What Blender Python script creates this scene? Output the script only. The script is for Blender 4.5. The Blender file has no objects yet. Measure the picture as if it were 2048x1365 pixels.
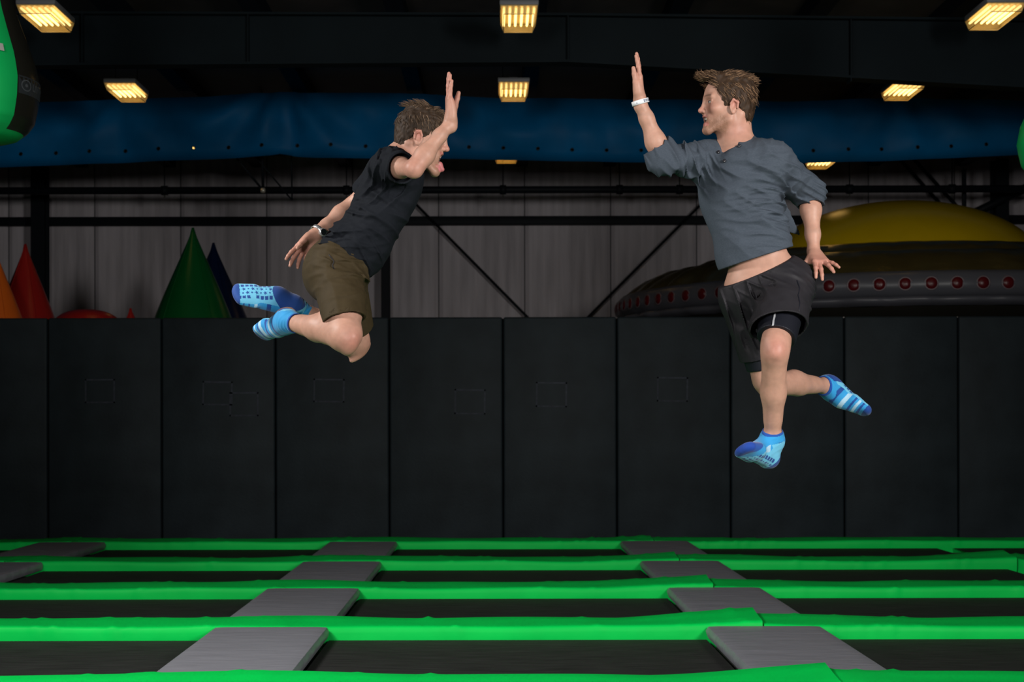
import bpy, math, random
import numpy as np
from mathutils import Vector, Matrix

random.seed(7)
rng = np.random.default_rng(7)
scene = bpy.context.scene
COL = scene.collection

# ------------------------------------------------------------------ camera
FPX, CX, CY, CAMH = 3000.0, 992.0, 836.0, 1.306       # focal length in pixels of the 2048 px wide frame
cam_d = bpy.data.cameras.new('camera')
cam_d.sensor_width = 36.0
cam_d.lens = FPX / 2048.0 * 36.0
cam_d.shift_x = (1024.0 - CX) / 2048.0
cam_d.shift_y = (CY - 682.5) / 2048.0
cam_d.clip_end = 200
cam_d.dof.use_dof = True
cam_d.dof.focus_distance = 5.85
cam_d.dof.aperture_fstop = 6.3
cam = bpy.data.objects.new('camera', cam_d)
cam.location = (0, 0, CAMH)
cam.rotation_euler = (math.radians(90), math.radians(0.12), 0)
COL.objects.link(cam)
scene.camera = cam

# ------------------------------------------------------------------ world, lights, exposure
world = bpy.data.worlds.new('world')
scene.world = world
world.use_nodes = True
world.node_tree.nodes['Background'].inputs[0].default_value = (0.6, 0.75, 1.0, 1)
world.node_tree.nodes['Background'].inputs[1].default_value = 0.0

def strobe(name, loc, target, size, power, colour=(1, 0.96, 0.92), spread=140):
    d = bpy.data.lights.new(name, 'AREA')
    d.shape = 'RECTANGLE'
    d.size = size; d.size_y = size * 1.3
    d.energy = power; d.color = colour
    d.spread = math.radians(spread)
    o = bpy.data.objects.new(name, d)
    o.location = loc
    v = Vector(target) - Vector(loc)
    o.rotation_euler = v.to_track_quat('-Z', 'Y').to_euler()
    COL.objects.link(o)
    return o
strobe('photo_strobe', (-4.3, 5.2, 4.3), (-0.9, 7.6, 0.6), 0.8, 120, spread=105)
strobe('photo_strobe', (3.9, 0.9, 3.0), (1.0, 6.4, 1.8), 0.9, 250)
strobe('photo_strobe', (-2.2, -1.2, 2.4), (0.2, 7.0, 1.9), 1.0, 160)

vs = scene.view_settings
vs.view_transform = 'Standard'
vs.look = 'None'
vs.gamma = 1.0
vs.use_curve_mapping = False
vs.exposure = 0.0

# ------------------------------------------------------------------ helpers
def W(px, py, Y):
    "a point of the place from its bearing and its distance from the camera"
    return np.array(((px - CX) / FPX * Y, Y, CAMH + (CY - py) / FPX * Y))

def lin(r, g, b):
    f = lambda c: (c / 255 / 12.92) if c / 255 <= 0.04045 else ((c / 255 + 0.055) / 1.055) ** 2.4
    return (f(r), f(g), f(b))

def tag(o, label=None, cat=None, group=None, kind=None):
    if label: o['label'] = label
    if cat: o['category'] = cat
    if group: o['group'] = group
    if kind: o['kind'] = kind
    return o

def empty(name, loc, rz=0):
    o = bpy.data.objects.new(name, None)
    o.location = loc; o.rotation_euler = (0, 0, rz)
    o.empty_display_size = 0.2
    COL.objects.link(o)
    return o

def link_mesh(name, me, mat, parent=None, loc=None):
    o = bpy.data.objects.new(name, me)
    if mat is not None:
        me.materials.append(mat)
    COL.objects.link(o)
    if parent is not None:
        o.parent = parent
    if loc is not None:
        o.location = loc
    return o

class MB:
    def __init__(self):
        self.v = []; self.f = []; self.s = []
    def add(self, vs, fs, smooth=False):
        b = len(self.v)
        self.v += [tuple(float(c) for c in p) for p in vs]
        self.f += [tuple(b + i for i in q) for q in fs]
        self.s += [smooth] * len(fs)
        return self
    def box(self, lo, hi):
        x0, y0, z0 = lo; x1, y1, z1 = hi
        return self.add([(x0,y0,z0),(x1,y0,z0),(x1,y1,z0),(x0,y1,z0),(x0,y0,z1),(x1,y0,z1),(x1,y1,z1),(x0,y1,z1)],
                 [(0,3,2,1),(4,5,6,7),(0,1,5,4),(1,2,6,5),(2,3,7,6),(3,0,4,7)])
    def prism(self, pts, y0, y1):
        "polygon of (x,z) extruded along y"
        n = len(pts)
        v = [(p[0], y0, p[1]) for p in pts] + [(p[0], y1, p[1]) for p in pts]
        f = [tuple(range(n)), tuple(range(2*n-1, n-1, -1))]
        f += [((i+1) % n, i, n+i, n+(i+1) % n) for i in range(n)]
        return self.add(v, f)
    def tube(self, pts, r, n=8, cap=True):
        pts = [Vector(p) for p in pts]
        rs = r if isinstance(r, (list, tuple)) else [r] * len(pts)
        rings = []
        ref = None
        for i, p in enumerate(pts):
            t = (pts[min(i+1, len(pts)-1)] - pts[max(i-1, 0)]).normalized()
            if ref is None:
                ref = t.orthogonal().normalized()
            else:
                ref = (ref - t * ref.dot(t)).normalized()
            b = t.cross(ref)
            rings.append([p + (ref * math.cos(2*math.pi*k/n) + b * math.sin(2*math.pi*k/n)) * rs[i] for k in range(n)])
        v = [q for ring in rings for q in ring]
        f = []
        for i in range(len(pts)-1):
            for k in range(n):
                f.append((i*n+k, i*n+(k+1) % n, (i+1)*n+(k+1) % n, (i+1)*n+k))
        if cap:
            f.append(tuple(range(n-1, -1, -1)))
            f.append(tuple((len(pts)-1)*n+k for k in range(n)))
        return self.add(v, f, True)
    def lathe(self, prof, n=64, c=(0,0,0), rmod=None, a0=0, a1=2*math.pi):
        v = []; f = []
        m = len(prof)
        full = abs(a1 - a0 - 2*math.pi) < 1e-6
        cols = n if full else n + 1
        for k in range(cols):
            a = a0 + (a1-a0) * k / n
            for (r, z) in prof:
                rr = r * (rmod(a, z) if rmod else 1)
                v.append((c[0] + rr*math.cos(a), c[1] + rr*math.sin(a), c[2] + z))
        for k in range(n):
            k2 = (k+1) % cols
            for j in range(m-1):
                f.append((k*m+j, k2*m+j, k2*m+j+1, k*m+j+1))
        return self.add(v, f, True)
    def mesh(self, name):
        me = bpy.data.meshes.new(name)
        me.from_pydata(self.v, [], self.f)
        me.polygons.foreach_set('use_smooth', self.s)
        me.update()
        return me
    def build(self, name, mat, parent=None, bevel=0, loc=None, seg=2):
        o = link_mesh(name, self.mesh(name), mat, parent, loc)
        if bevel:
            m = o.modifiers.new('bevel', 'BEVEL')
            m.width = bevel; m.segments = seg; m.limit_method = 'ANGLE'
            o.data.polygons.foreach_set('use_smooth', [True]*len(o.data.polygons))
        return o

# ------------------------------------------------------------------ materials
MATS = {}
def mat(name, col, rough=0.5, spec=0.5, metal=0, emit=None, estr=0, var=0.0, vscale=8, bump=0.0, bscale=60, stretch=(1,1,1),
        attr=False, sheen=0, sss=0, coat=0, alpha=1, trans=0, col2=None, bumpdist=0.01):
    if name in MATS: return MATS[name]
    m = bpy.data.materials.new(name); m.use_nodes = True
    nt = m.node_tree; b = nt.nodes['Principled BSDF']
    b.inputs['Base Color'].default_value = (*col, 1)
    b.inputs['Roughness'].default_value = rough
    b.inputs['Specular IOR Level'].default_value = spec
    b.inputs['Metallic'].default_value = metal
    if sheen: b.inputs['Sheen Weight'].default_value = sheen
    if coat: b.inputs['Coat Weight'].default_value = coat
    if sss:
        b.inputs['Subsurface Weight'].default_value = sss
        b.inputs['Subsurface Radius'].default_value = (0.012, 0.005, 0.003)
        b.inputs['Subsurface Scale'].default_value = 0.5
    if emit:
        b.inputs['Emission Color'].default_value = (*emit, 1)
        b.inputs['Emission Strength'].default_value = estr
    if alpha < 1: b.inputs['Alpha'].default_value = alpha
    if trans: b.inputs['Transmission Weight'].default_value = trans
    tc = nt.nodes.new('ShaderNodeTexCoord'); mp = nt.nodes.new('ShaderNodeMapping')
    nt.links.new(tc.outputs['Object'], mp.inputs[0])
    mp.inputs['Scale'].default_value = stretch
    src = None
    if attr:
        a = nt.nodes.new('ShaderNodeVertexColor'); a.layer_name = 'Col'
        src = a.outputs['Color']
    if var or col2:
        nz = nt.nodes.new('ShaderNodeTexNoise'); nz.inputs['Scale'].default_value = vscale
        nz.inputs['Detail'].default_value = 6
        nt.links.new(mp.outputs[0], nz.inputs['Vector'])
        mr = nt.nodes.new('ShaderNodeMapRange')
        mr.inputs['From Min'].default_value = 0.3; mr.inputs['From Max'].default_value = 0.7
        nt.links.new(nz.outputs['Fac'], mr.inputs['Value'])
        mx = nt.nodes.new('ShaderNodeMix'); mx.data_type = 'RGBA'
        nt.links.new(mr.outputs[0], mx.inputs['Factor'])
        if src is not None:
            mr.inputs['To Min'].default_value = 1 - var; mr.inputs['To Max'].default_value = 1 + var * .6
            mx.blend_type = 'MULTIPLY'; mx.inputs['Factor'].default_value = 1
            nt.links.remove(mx.inputs['Factor'].links[0])
            nt.links.new(src, mx.inputs['A']); nt.links.new(mr.outputs[0], mx.inputs['B'])
        else:
            c2 = col2 if col2 else tuple(min(1, c*(1+var)) for c in col)
            c1 = col if col2 else tuple(c*(1-var) for c in col)
            mx.inputs['A'].default_value = (*c1, 1); mx.inputs['B'].default_value = (*c2, 1)
        src = mx.outputs['Result']
    if src is not None:
        nt.links.new(src, b.inputs['Base Color'])
    if bump:
        nb = nt.nodes.new('ShaderNodeTexNoise'); nb.inputs['Scale'].default_value = bscale; nb.inputs['Detail'].default_value = 4
        nt.links.new(mp.outputs[0], nb.inputs['Vector'])
        bp = nt.nodes.new('ShaderNodeBump'); bp.inputs['Strength'].default_value = bump; bp.inputs['Distance'].default_value = bumpdist
        nt.links.new(nb.outputs['Fac'], bp.inputs['Height'])
        nt.links.new(bp.outputs[0], b.inputs['Normal'])
    MATS[name] = m
    return m

M_panel = mat('black_vinyl_panel', (0.0138, 0.0200, 0.0240), 0.55, 0.12, var=0.25, vscale=2.5, bump=0.15, bscale=35)
M_residue = mat('tape_residue', (0.028, 0.033, 0.045), 0.6, 0.15, var=0.4, vscale=20)
M_green = mat('green_vinyl', (0.0005, 0.54, 0.075), 0.5, 0.12, var=0.06, vscale=3, bump=0.25, bscale=5, bumpdist=0.02)
M_grey = mat('grey_vinyl', (0.195, 0.20, 0.228), 0.45, 0.4, var=0.06, vscale=3, bump=0.35, bscale=4, stretch=(1,3.5,1), bumpdist=0.02)
M_bed = mat('black_trampoline_mesh', (0.022, 0.022, 0.022), 0.7, 0.12, var=0.35, vscale=7, bump=0.3, bscale=60, stretch=(0.6,6,1))
M_floor = mat('concrete', (0.06, 0.06, 0.06), 0.8, var=0.2)
M_steel = mat('dark_steel', (0.006, 0.0105, 0.0135), 0.6, 0.08, var=0.15, vscale=1.5)
M_steel_blue = mat('dark_blue_steel', (0.006, 0.0085, 0.012), 0.55, 0.12)
M_roof = mat('roof_sheet', (0.06, 0.050, 0.044), 0.6, 0.3, var=0.3, vscale=2)
M_wall = mat('insulated_wall_sheet', (0.50, 0.47, 0.50), 0.6, 0.2, var=0.22, vscale=2.2, stretch=(3,1,0.25), bump=0.15, bscale=8)
M_sidewall = mat('side_wall', (0.06, 0.06, 0.065), 0.7)
M_tarp = mat('blue_tarp', (0.0005, 0.105, 0.27), 0.5, 0.10, var=0.2, vscale=1.5, bump=0.08, bscale=6)
M_blacktarp = mat('black_tarp', (0.012, 0.012, 0.012), 0.7, 0.2)
M_grommet = mat('dark_grommet', (0.01, 0.012, 0.015), 0.4, metal=0.6)
M_grommet2 = mat('dull_grommet', (0.1, 0.1, 0.09), 0.5, metal=0.6)
M_tube = mat('warm_tube', (1, 0.9, 0.6), 0.4, emit=(1.0, 0.66, 0.23), estr=2.8)
M_reflector = mat('fixture_reflector', (0.75, 0.6, 0.32), 0.35, metal=0.5)
M_lens = mat('amber_acrylic', (0.65, 0.5, 0.2), 0.3, 0.5, alpha=0.35)
M_housing = mat('fixture_housing', (0.16, 0.16, 0.17), 0.5, 0.4)
def infl(name, c, r=0.32): return mat(name, c, r, 0.3, var=0.06, vscale=2, bump=0.1, bscale=3, bumpdist=0.02)
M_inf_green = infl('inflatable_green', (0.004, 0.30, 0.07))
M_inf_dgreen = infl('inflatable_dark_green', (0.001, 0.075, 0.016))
M_inf_red = infl('inflatable_red', (0.30, 0.012, 0.010))
M_inf_orange = infl('inflatable_orange', (0.62, 0.12, 0.012))
M_inf_blue = infl('inflatable_navy', (0.003, 0.010, 0.045))
M_inf_yellow = infl('inflatable_yellow', (0.52, 0.36, 0.004), 0.28)
M_inf_black = infl('inflatable_black', (0.012, 0.0115, 0.009), 0.25)
M_inf_grey = infl('inflatable_grey', (0.07, 0.072, 0.085), 0.35)
M_inf_dot = infl('inflatable_dark_red', (0.075, 0.004, 0.006), 0.3)
M_saucer = mat('saucer_vinyl_gold_sheen', (0.15, 0.12, 0.042), 0.27, 0.5, metal=0.65, var=.2, vscale=3, bump=.25, bscale=5, stretch=(1,1,3), bumpdist=.03)  # black vinyl; gold reflections on the rim are put into colour and metallic
M_dotrim = mat('dot_rim', (0.12, 0.09, 0.1), 0.4)

# ------------------------------------------------------------------ the hall
RX = 13.0; YF = -6.0; YB = 26.0; ZR = 5.85
tag(MB().box((-RX, YF, -0.30), (RX, YB, -0.055)).build('floor', M_floor), kind='structure')
roof = tag(MB().box((-RX, YF, ZR), (RX, YB, ZR + 0.1)).build('ceiling', M_roof), kind='structure')
for s, nm in ((-1, 'wall_left'), (1, 'wall_right')):
    tag(MB().box((min(s*RX, s*(RX+.15)), YF, -.3), (max(s*RX, s*(RX+.15)), YB, ZR+.1)).build(nm, M_sidewall), kind='structure')
wb = tag(MB().box((-RX, YB, -.3), (RX, YB+.15, ZR+.1)).build('wall_back', M_sidewall), kind='structure')
# insulated sheets of the back wall
sw = 1.49
x = -RX + 0.2
sheet_me = None
x0 = (1050 - CX)/FPX*YB
k0 = int(math.floor((-RX + .1 - x0)/sw)) + 1
k1 = int(math.floor((RX - .1 - x0)/sw))
for k in range(k0, k1):
    mb = MB()
    # shallow swage ribs within each sheet
    n = 24
    prof = []
    for i in range(n+1):
        u = i/n*(sw-0.02)
        d = 0.03 + 0.006*(1 if (i % 6) in (2, 3, 4) else 0)
        if i in (0, n): d = 0.0
        prof.append((u, d))
    v = []
    for (u, d) in prof:
        v += [(u, -d, 0), (u, -d, ZR+.2)]
    mb.add(v, [(2*i, 2*i+2, 2*i+3, 2*i+1) for i in range(n)])
    if sheet_me is None: sheet_me = mb.mesh('wall_sheet'); sheet_me.materials.append(M_wall)
    o = bpy.data.objects.new('wall_sheet', sheet_me); COL.objects.link(o); o.parent = wb
    o.location = (x0 + k*sw + .01, YB - .002, -.2)
# purlins under the roof, running away from the camera
px_m = MB().box((-0.1, YF+.05, ZR-.2), (0.1, YB-.05, ZR)).mesh('purlin'); px_m.materials.append(M_steel_blue)
for k in range(-7, 8):
    o = bpy.data.objects.new('purlin', px_m); COL.objects.link(o); o.parent = roof; o.location = (k*1.52 + .45, 0, 0)

def thing1(o, label, cat, group=None): return tag(o, label, cat, group)

# steel frame: rafter in front of the divider, posts, girts, pipes, braces
def rafter(Y, left_px, right_px, split_px, name_label):
    r = empty('steel_rafter', (0, Y, 4.8)); tag(r, name_label, 'beam')
    xs = lambda p: (p - CX)/FPX*Y
    zz = lambda q: CAMH + (CY - q)/FPX*Y - 4.8
    for (a, b, ta, tb, ba, bb) in ((left_px, split_px, 24, 33, 133, 126), (split_px, right_px, 33, 52, 126, 205)):
        X0, X1 = xs(a), xs(b)
        MB().prism([(X0, zz(ba)), (X1, zz(bb)), (X1, zz(tb)), (X0, zz(ta))], -.01, .01).build('rafter_web', M_steel, r)
        for (qa, qb) in ((ta, tb), (ba, bb)):
            MB().prism([(X0, zz(qa)-.012), (X1, zz(qb)-.012), (X1, zz(qb)+.012), (X0, zz(qa)+.012)], -.09, .09).build('rafter_flange', M_steel, r)
    for p, q0, q1 in ((split_px, 33, 126), (500, 27, 131), (1700, 44, 168), (170, 25, 132)):
        MB().box((xs(p)-.006, -.085, zz(q1)), (xs(p)+.006, .085, zz(q0))).build('stiffener_plate', M_steel, r)
    return r
rafter(15.2, -500, 2500, 1137, 'wide dark steel roof rafter spanning the whole top of the picture')

def post(px, wpx, Y, z1, label):
    X = (px-CX)/FPX*Y; w = wpx/FPX*Y/2
    p = empty('steel_column', (X, Y, -.055)); tag(p, label, 'column', 'dark steel columns of the hall')
    d = .14
    MB().box((-w, -d-.012, 0), (w, -d, z1)).build('flange', M_steel_blue, p)
    MB().box((-w, d, 0), (w, d+.012, z1)).build('flange', M_steel_blue, p)
    MB().box((-.012, -d, 0), (.012, d, z1)).build('web', M_steel_blue, p)
    MB().box((-w-.04, -d-.05, 0), (w+.04, d+.05, .02)).build('base_plate', M_steel_blue, p)
    return p
post(81, 27, 25.4, ZR-.2, 'thick dark steel column between the red cone and the far wall')
post(772, 16, 25.4, ZR-.2, 'thin dark steel column on the back wall behind the man in olive shorts')
post(1463, 20, 25.4, ZR-.2, 'dark steel column hidden behind the man in the grey henley')
post(2000, 26, 25.0, ZR-.2, 'dark steel column in the far right corner behind the yellow dome')
def girt(py, hpx, Y, label, m=M_steel_blue, dep=.08, name='wall_girt', cat='beam'):
    z = CAMH + (CY-py)/FPX*Y; h = hpx/FPX*Y/2
    return tag(MB().box((-RX+.05, Y-dep, z-h), (RX-.05, Y+dep, z+h)).build(name, m, bevel=.01), label, cat)
girt(442, 17, 25.85, 'thick dark steel girt running along the back wall above the cone tips')
# sprinkler pipe with couplings and hangers
Yp = 23.6
pp = empty('sprinkler_pipe', (0, Yp, CAMH + (CY-380)/FPX*Yp)); tag(pp, 'long dark sprinkler pipe hung below the blue curtain', 'pipe')
MB().tube([(-RX+.1, 0, 0), (RX-.1, 0, 0)], .058, 12).build('pipe', M_steel_blue, pp)
for q in (330, 694, 1007, 1240, 1360, 1700, 1905):
    X = (q-CX)/FPX*Yp
    MB().tube([(X-.05, 0, 0), (X+.05, 0, 0)], .075, 12).build('coupling', M_steel_blue, pp)
    MB().tube([(X, 0, .05), (X, 0, ZR-.2-pp.location.z)], .009, 6).build('hanger_rod', M_steel_blue, pp)
    MB().tube([(X, 0, -.06), (X, 0, -.11)], .014, 6).build('sprinkler_head', M_grommet2, pp)
# brace rods on the back wall
def rod(a, b, Y, r, label):
    A, B = W(*a, Y), W(*b, Y)
    return tag(MB().tube([A, B], r, 8).build('brace_rod', M_steel_blue), label, 'brace')
rod((790, 365), (1400, 986), 25.7, .022, 'diagonal brace rod falling right from behind the left man')
rod((1446, 367), (824, 986), 25.62, .022, 'diagonal brace rod falling left from behind the right man')
rod((1775, 292), (2020, 564), 25.72, .03, 'left of two parallel brace rods above the yellow dome')
rod((1803, 292), (2050, 564), 25.72, .03, 'right of two parallel brace rods above the yellow dome')
rod((1900, 452), (2100, 356), 24.76, .07, 'thick diagonal strut rising right behind the yellow dome')
# hanging cable with pulley under the blue curtain
ph = empty('pulley_block', W(527, 380, 20.9)); tag(ph, 'small pulley with ropes hanging from the blue curtain left of the men', 'pulley')
b0 = W(527, 380, 20.9)
MB().tube([W(420, 250, 20.9)-b0, W(527, 380, 20.9)-b0], .018, 6).build('rope', M_steel_blue, ph)
MB().tube([W(524, 185, 20.9)-b0, W(527, 380, 20.9)-b0], .022, 6).build('rope', M_steel_blue, ph)
MB().tube([W(460, 250, 20.9)-b0, W(585, 400, 20.9)-b0], .012, 6).build('rope', M_steel_blue, ph)
MB().tube([W(582, 185, 20.9)-b0, W(585, 400, 20.9)-b0], .012, 6).build('rope', M_steel_blue, ph)
MB().lathe([(0,-.035),(.03,-.03),(.035,0),(.03,.03),(0,.035)], 12).build('sheave', mat('pale_metal', (.6,.58,.5), .3, metal=.5), ph)
rv = MB()
tag(MB().box((W(1929,350,24)[0]-.03, 23.97, CAMH+(CY-432)/FPX*24), (W(1929,350,24)[0]+.03, 24.03, CAMH+(CY-340)/FPX*24)).build('roof_strut', M_steel_blue, bevel=.005), 'short vertical strut above the right side of the yellow dome', 'strut')

# ------------------------------------------------------------------ blue rolled divider curtain with eyelets
def interp(tab, x):
    xs_, ys_ = zip(*tab)
    return float(np.interp(x, xs_, ys_))
YT = 20.0
top_t = [(-400,208),(0,203),(200,199),(420,190),(560,184),(800,187),(1000,196),(1300,199),(1600,204),(1800,198),(2048,204),(2500,204)]
bot_t = [(-400,340),(0,333),(250,324),(480,315),(540,311),(566,306),(592,312),(640,316),(900,318),(1300,326),(1600,328),(1800,323),(2048,312),(2500,300)]
gro_t = [(-400,312),(46,308),(184,303),(391,296),(595,290),(732,293),(937,296),(1144,301),(1400,304),(1623,304),(1829,299),(2035,290),(2500,282)]
SP = 68.7
gx0 = 46
def fold(px, t):
    "depth relief of the tarp: pleats that fan out from the hang points"
    d = 0.0
    for hx, amp in ((566, 1.0), (240, .5), (870, .5), (1180, .3), (1800, .45), (1480, .3)):
        a = math.atan2(px - hx, 40 + 160*t)
        d += amp * 0.11 * math.sin(a*9 + hx) * math.exp(-((px-hx)/190)**2) * (0.3+t)
    d += 0.02*math.sin(px*.021 + 3*t) + 0.012*math.sin(px*.05 - 5*t) + .02*math.sin(t*7 + px*.006)
    return d*(1-.75*min(1, max(0, t))**3) - 0.10*math.sin(math.pi*min(1, max(0, t)))
cur = empty('divider_curtain', (0, YT, 4.7)); tag(cur, 'long blue tarpaulin curtain rolled up under the roof with eyelets along its hem', 'curtain')
mb = MB()
ncol_per = 4
g0 = -7; g1 = 36
cols = []
for g in range(g0, g1):
    gx = gx0 + g*SP
    for k, off in enumerate((-SP/2, -SP/4, -4.2, 4.2, SP/4)):
        cols.append((gx+off, k))
NT_ = 14
def tp(px, t):
    a = interp(top_t, px); b = interp(bot_t, px)
    py = a + (b-a)*t
    p = W(px, py, YT)
    return (p[0], fold(px, t), p[2]-4.7)
def tpy(px, py):
    a = interp(top_t, px); b = interp(bot_t, px)
    t = (py-a)/(b-a)
    p = W(px, py, YT)
    return (p[0], fold(px, t), p[2]-4.7)
rows_t = list(np.linspace(0, .68, 12))
grid = {}
V = []; F_ = []
def vid(p):
    V.append(p); return len(V)-1
for ci, (px, k) in enumerate(cols):
    gy = interp(gro_t, px)
    for ri, t in enumerate(rows_t):
        grid[ci, ri] = vid(tp(px, t))
    grid[ci, 12] = vid(tpy(px, gy-4.2)); grid[ci, 13] = vid(tpy(px, gy+4.2)); grid[ci, 14] = vid(tp(px, 1.0))
    p = tp(px, 1.0); grid[ci, 15] = vid((p[0], p[1]+.06, p[2]+.02)); grid[ci, 16] = vid((p[0], p[1]+.16, p[2]+.16))
eyelets = []
for ci in range(len(cols)-1):
    for ri in range(16):
        q = (grid[ci,ri+1], grid[ci+1,ri+1], grid[ci+1,ri], grid[ci,ri])
        if cols[ci][1] == 2 and ri == 12:
            px = (cols[ci][0]+cols[ci+1][0])/2
            gy = interp(gro_t, px)
            ring = []
            cxx = tpy(px, gy); r = .019
            outer = []
            cs = [V[i] for i in q]      # bl, br, tr, tl
            sq = [cs[0], [(cs[0][j]+cs[1][j])/2 for j in range(3)], cs[1], [(cs[1][j]+cs[2][j])/2 for j in range(3)], cs[2], [(cs[2][j]+cs[3][j])/2 for j in range(3)], cs[3], [(cs[3][j]+cs[0][j])/2 for j in range(3)]]
            oid = [q[0], vid(tuple(sq[1])), q[1], vid(tuple(sq[3])), q[2], vid(tuple(sq[5])), q[3], vid(tuple(sq[7]))]
            for n in range(8):
                a = math.radians(225 + 45*n)
                ring.append(vid((cxx[0]+r*math.cos(a), cxx[1], cxx[2]+r*math.sin(a))))
            for n in range(8):
                F_.append((oid[n], oid[(n+1)%8], ring[(n+1)%8], ring[n]))
            eyelets.append(cxx)
        else:
            F_.append(q)
mb.add(V, F_, True)
mb.build('tarpaulin', M_tarp, cur)
gm = MB()
n = 12
ringv = []
gme = MB()
for a in range(n):
    for b in range(6):
        A = 2*math.pi*a/n; B = 2*math.pi*b/6
        ringv.append(((.021+.006*math.cos(B))*math.cos(A), .004*math.sin(B)-.003, (.021+.006*math.cos(B))*math.sin(A)))
gme.add(ringv, [(a*6+b, ((a+1)%n)*6+b, ((a+1)%n)*6+(b+1)%6, a*6+(b+1)%6) for a in range(n) for b in range(6)], True)
gmesh = gme.mesh('eyelet'); gmesh.materials.append(M_grommet)
for e in eyelets:
    if abs(e[0]) < 7.6:
        o = bpy.data.objects.new('eyelet', gmesh); COL.objects.link(o); o.parent = cur; o.location = e
# hidden rafter that carries the curtain
tag(MB().box((-RX+.05, YT+.22, 5.28), (RX-.05, YT+.36, 5.44)).build('curtain_beam', M_steel), 'dark steel beam behind the top of the blue curtain', 'beam')

# ------------------------------------------------------------------ ceiling lamps
def make_lamp():
    r = empty('ceiling_lamp', (0, 0, 0))
    MB().box((-.175, 0, .0), (.175, .64, .045)).build('housing', M_housing, r, bevel=.008)
    MB().box((-.05, .22, .045), (.05, .42, .10)).build('ballast_box', M_housing, r, bevel=.008)
    refl = MB()
    refl.box((-.165, .012, -.008), (.165, .628, .0))
    refl.build('reflector', M_reflector, r)
    for i in range(6):
        X = -.135 + .054*i
        MB().tube([(X, .03, -.028), (X, .61, -.028)], .011, 8).build('lamp_tube', M_tube, r)
    # shallow acrylic tray below the tubes
    P = [(-.17, -.002), (.17, -.002), (.135, -.085), (-.135, -.085)]
    for y0, y1 in ((0.0, .006), (.634, .64)):
        le = MB().prism(P, y0, y1).build('lens_end', M_lens, r)
    for sg in (-1, 1):
        MB().add([(sg*.17, 0, -.002), (sg*.17, .64, -.002), (sg*.135, .64, -.085), (sg*.135, 0, -.085)], [(0, 1, 2, 3)]).build('lens_side', M_lens, r)
    rim = MB()
    rim.tube([(-.135, 0, -.085), (.135, 0, -.085), (.135, .64, -.085), (-.135, .64, -.085), (-.135, 0, -.085)], .004, 6)
    rim.build('lens_rim', M_reflector, r)
    for sx in (-.12, .12):
        MB().tube([(sx, .32, .04), (sx, .32, .665)], .004, 5).build('suspension_wire', M_steel_blue, r)
    return r
def copy_tree(o, parent=None):
    c = o.copy(); COL.objects.link(c); c.parent = parent
    for ch in list(o.children): copy_tree(ch, c)
    return c
lamp0 = make_lamp()
ZL = 4.985
spots = [(1040, 13.35, 'warm ceiling lamp at the top edge, middle of the picture'),
         (1029, 16.4, 'warm ceiling lamp between the two raised hands'),
         (1014, 20.55, 'warm ceiling lamp peeping out below the blue curtain between the men'),
         (72, 13.3, 'warm ceiling lamp in the top left corner beside the hanging inflatable'),
         (240, 16.4, 'warm ceiling lamp above the left stretch of the blue curtain'),
         (2015, 13.3, 'warm ceiling lamp in the top right corner'),
         (1824, 16.4, 'warm ceiling lamp overlapping the top of the blue curtain on the right'),
         (1654, 21.1, 'warm ceiling lamp half hidden below the blue curtain right of the henley man'),
         (385, 20.42, 'warm ceiling lamp behind the blue curtain shining through one eyelet')]
for i, (px, Y, lab) in enumerate(spots):
    o = lamp0 if i == 0 else copy_tree(lamp0)
    o.location = ((px-CX)/FPX*Y, Y, ZL + (.07 if i == 8 else 0))
    tag(o, lab, 'ceiling lamp', 'ceiling lamps')

# ------------------------------------------------------------------ padded divider wall
YW = 16.05
wz1 = CAMH + (CY-634.5)/FPX*YW
pitch = 227.8/FPX*YW
wd = tag(MB().box((-RX+.02, YW+.10, -.055), (RX-.02, YW+.20, wz1-.012)).build('wall_divider', M_steel_blue), kind='structure')
pm = MB().box((.006, 0, 0), (pitch-.006, .095, wz1+.055)).mesh('padded_panel'); pm.materials.append(M_panel)
pm.polygons.foreach_set('use_smooth', [True]*len(pm.polygons))
px0 = (95-CX)/FPX*YW
panels = {}
for k in range(-4, 13):
    o = bpy.data.objects.new('padded_panel', pm); COL.objects.link(o); o.parent = wd
    o.location = (px0 + k*pitch, YW, -.055)
    m = o.modifiers.new('bevel', 'BEVEL'); m.width = .022; m.segments = 3
    panels[k] = o
tag(MB().box((W(1612,0,YW)[0], YW+.085, wz1-.012), (RX-.1, YW+.2, wz1-.002)).build('trim_1', mat('pale_trim', (.45,.42,.4), .4)), kind='structure')
def residue(k, cx, cy, wpx, hpx, tilt=0):
    s = YW/FPX
    w, h, t = wpx*s/2, hpx*s/2, .016
    mb = MB()
    for (a, b) in (((-w,-h),(w,-h+t)), ((-w,h-t),(w,h)), ((-w,-h),(-w+t,h)), ((w-t,-h),(w,h))):
        mb.box((a[0], -.0015, a[1]), (b[0], 0, b[1]))
    o = mb.build('tape_residue', M_residue, panels[k])
    p = W(cx, cy, YW)
    o.location = (p[0]-panels[k].location.x, 0, p[2]+.055)
    o.rotation_euler = (0, math.radians(tilt), 0)
    return o
residue(0, 200, 781, 60, 48); residue(1, 435, 786, 60, 48, 1); residue(1, 488, 808, 58, 48)
residue(2, 658, 781, 62, 47, 1); residue(3, 940, 804, 62, 50, 1); residue(4, 1103, 790, 62, 50, 1); residue(5, 1345, 780, 62, 49, 1)

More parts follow.
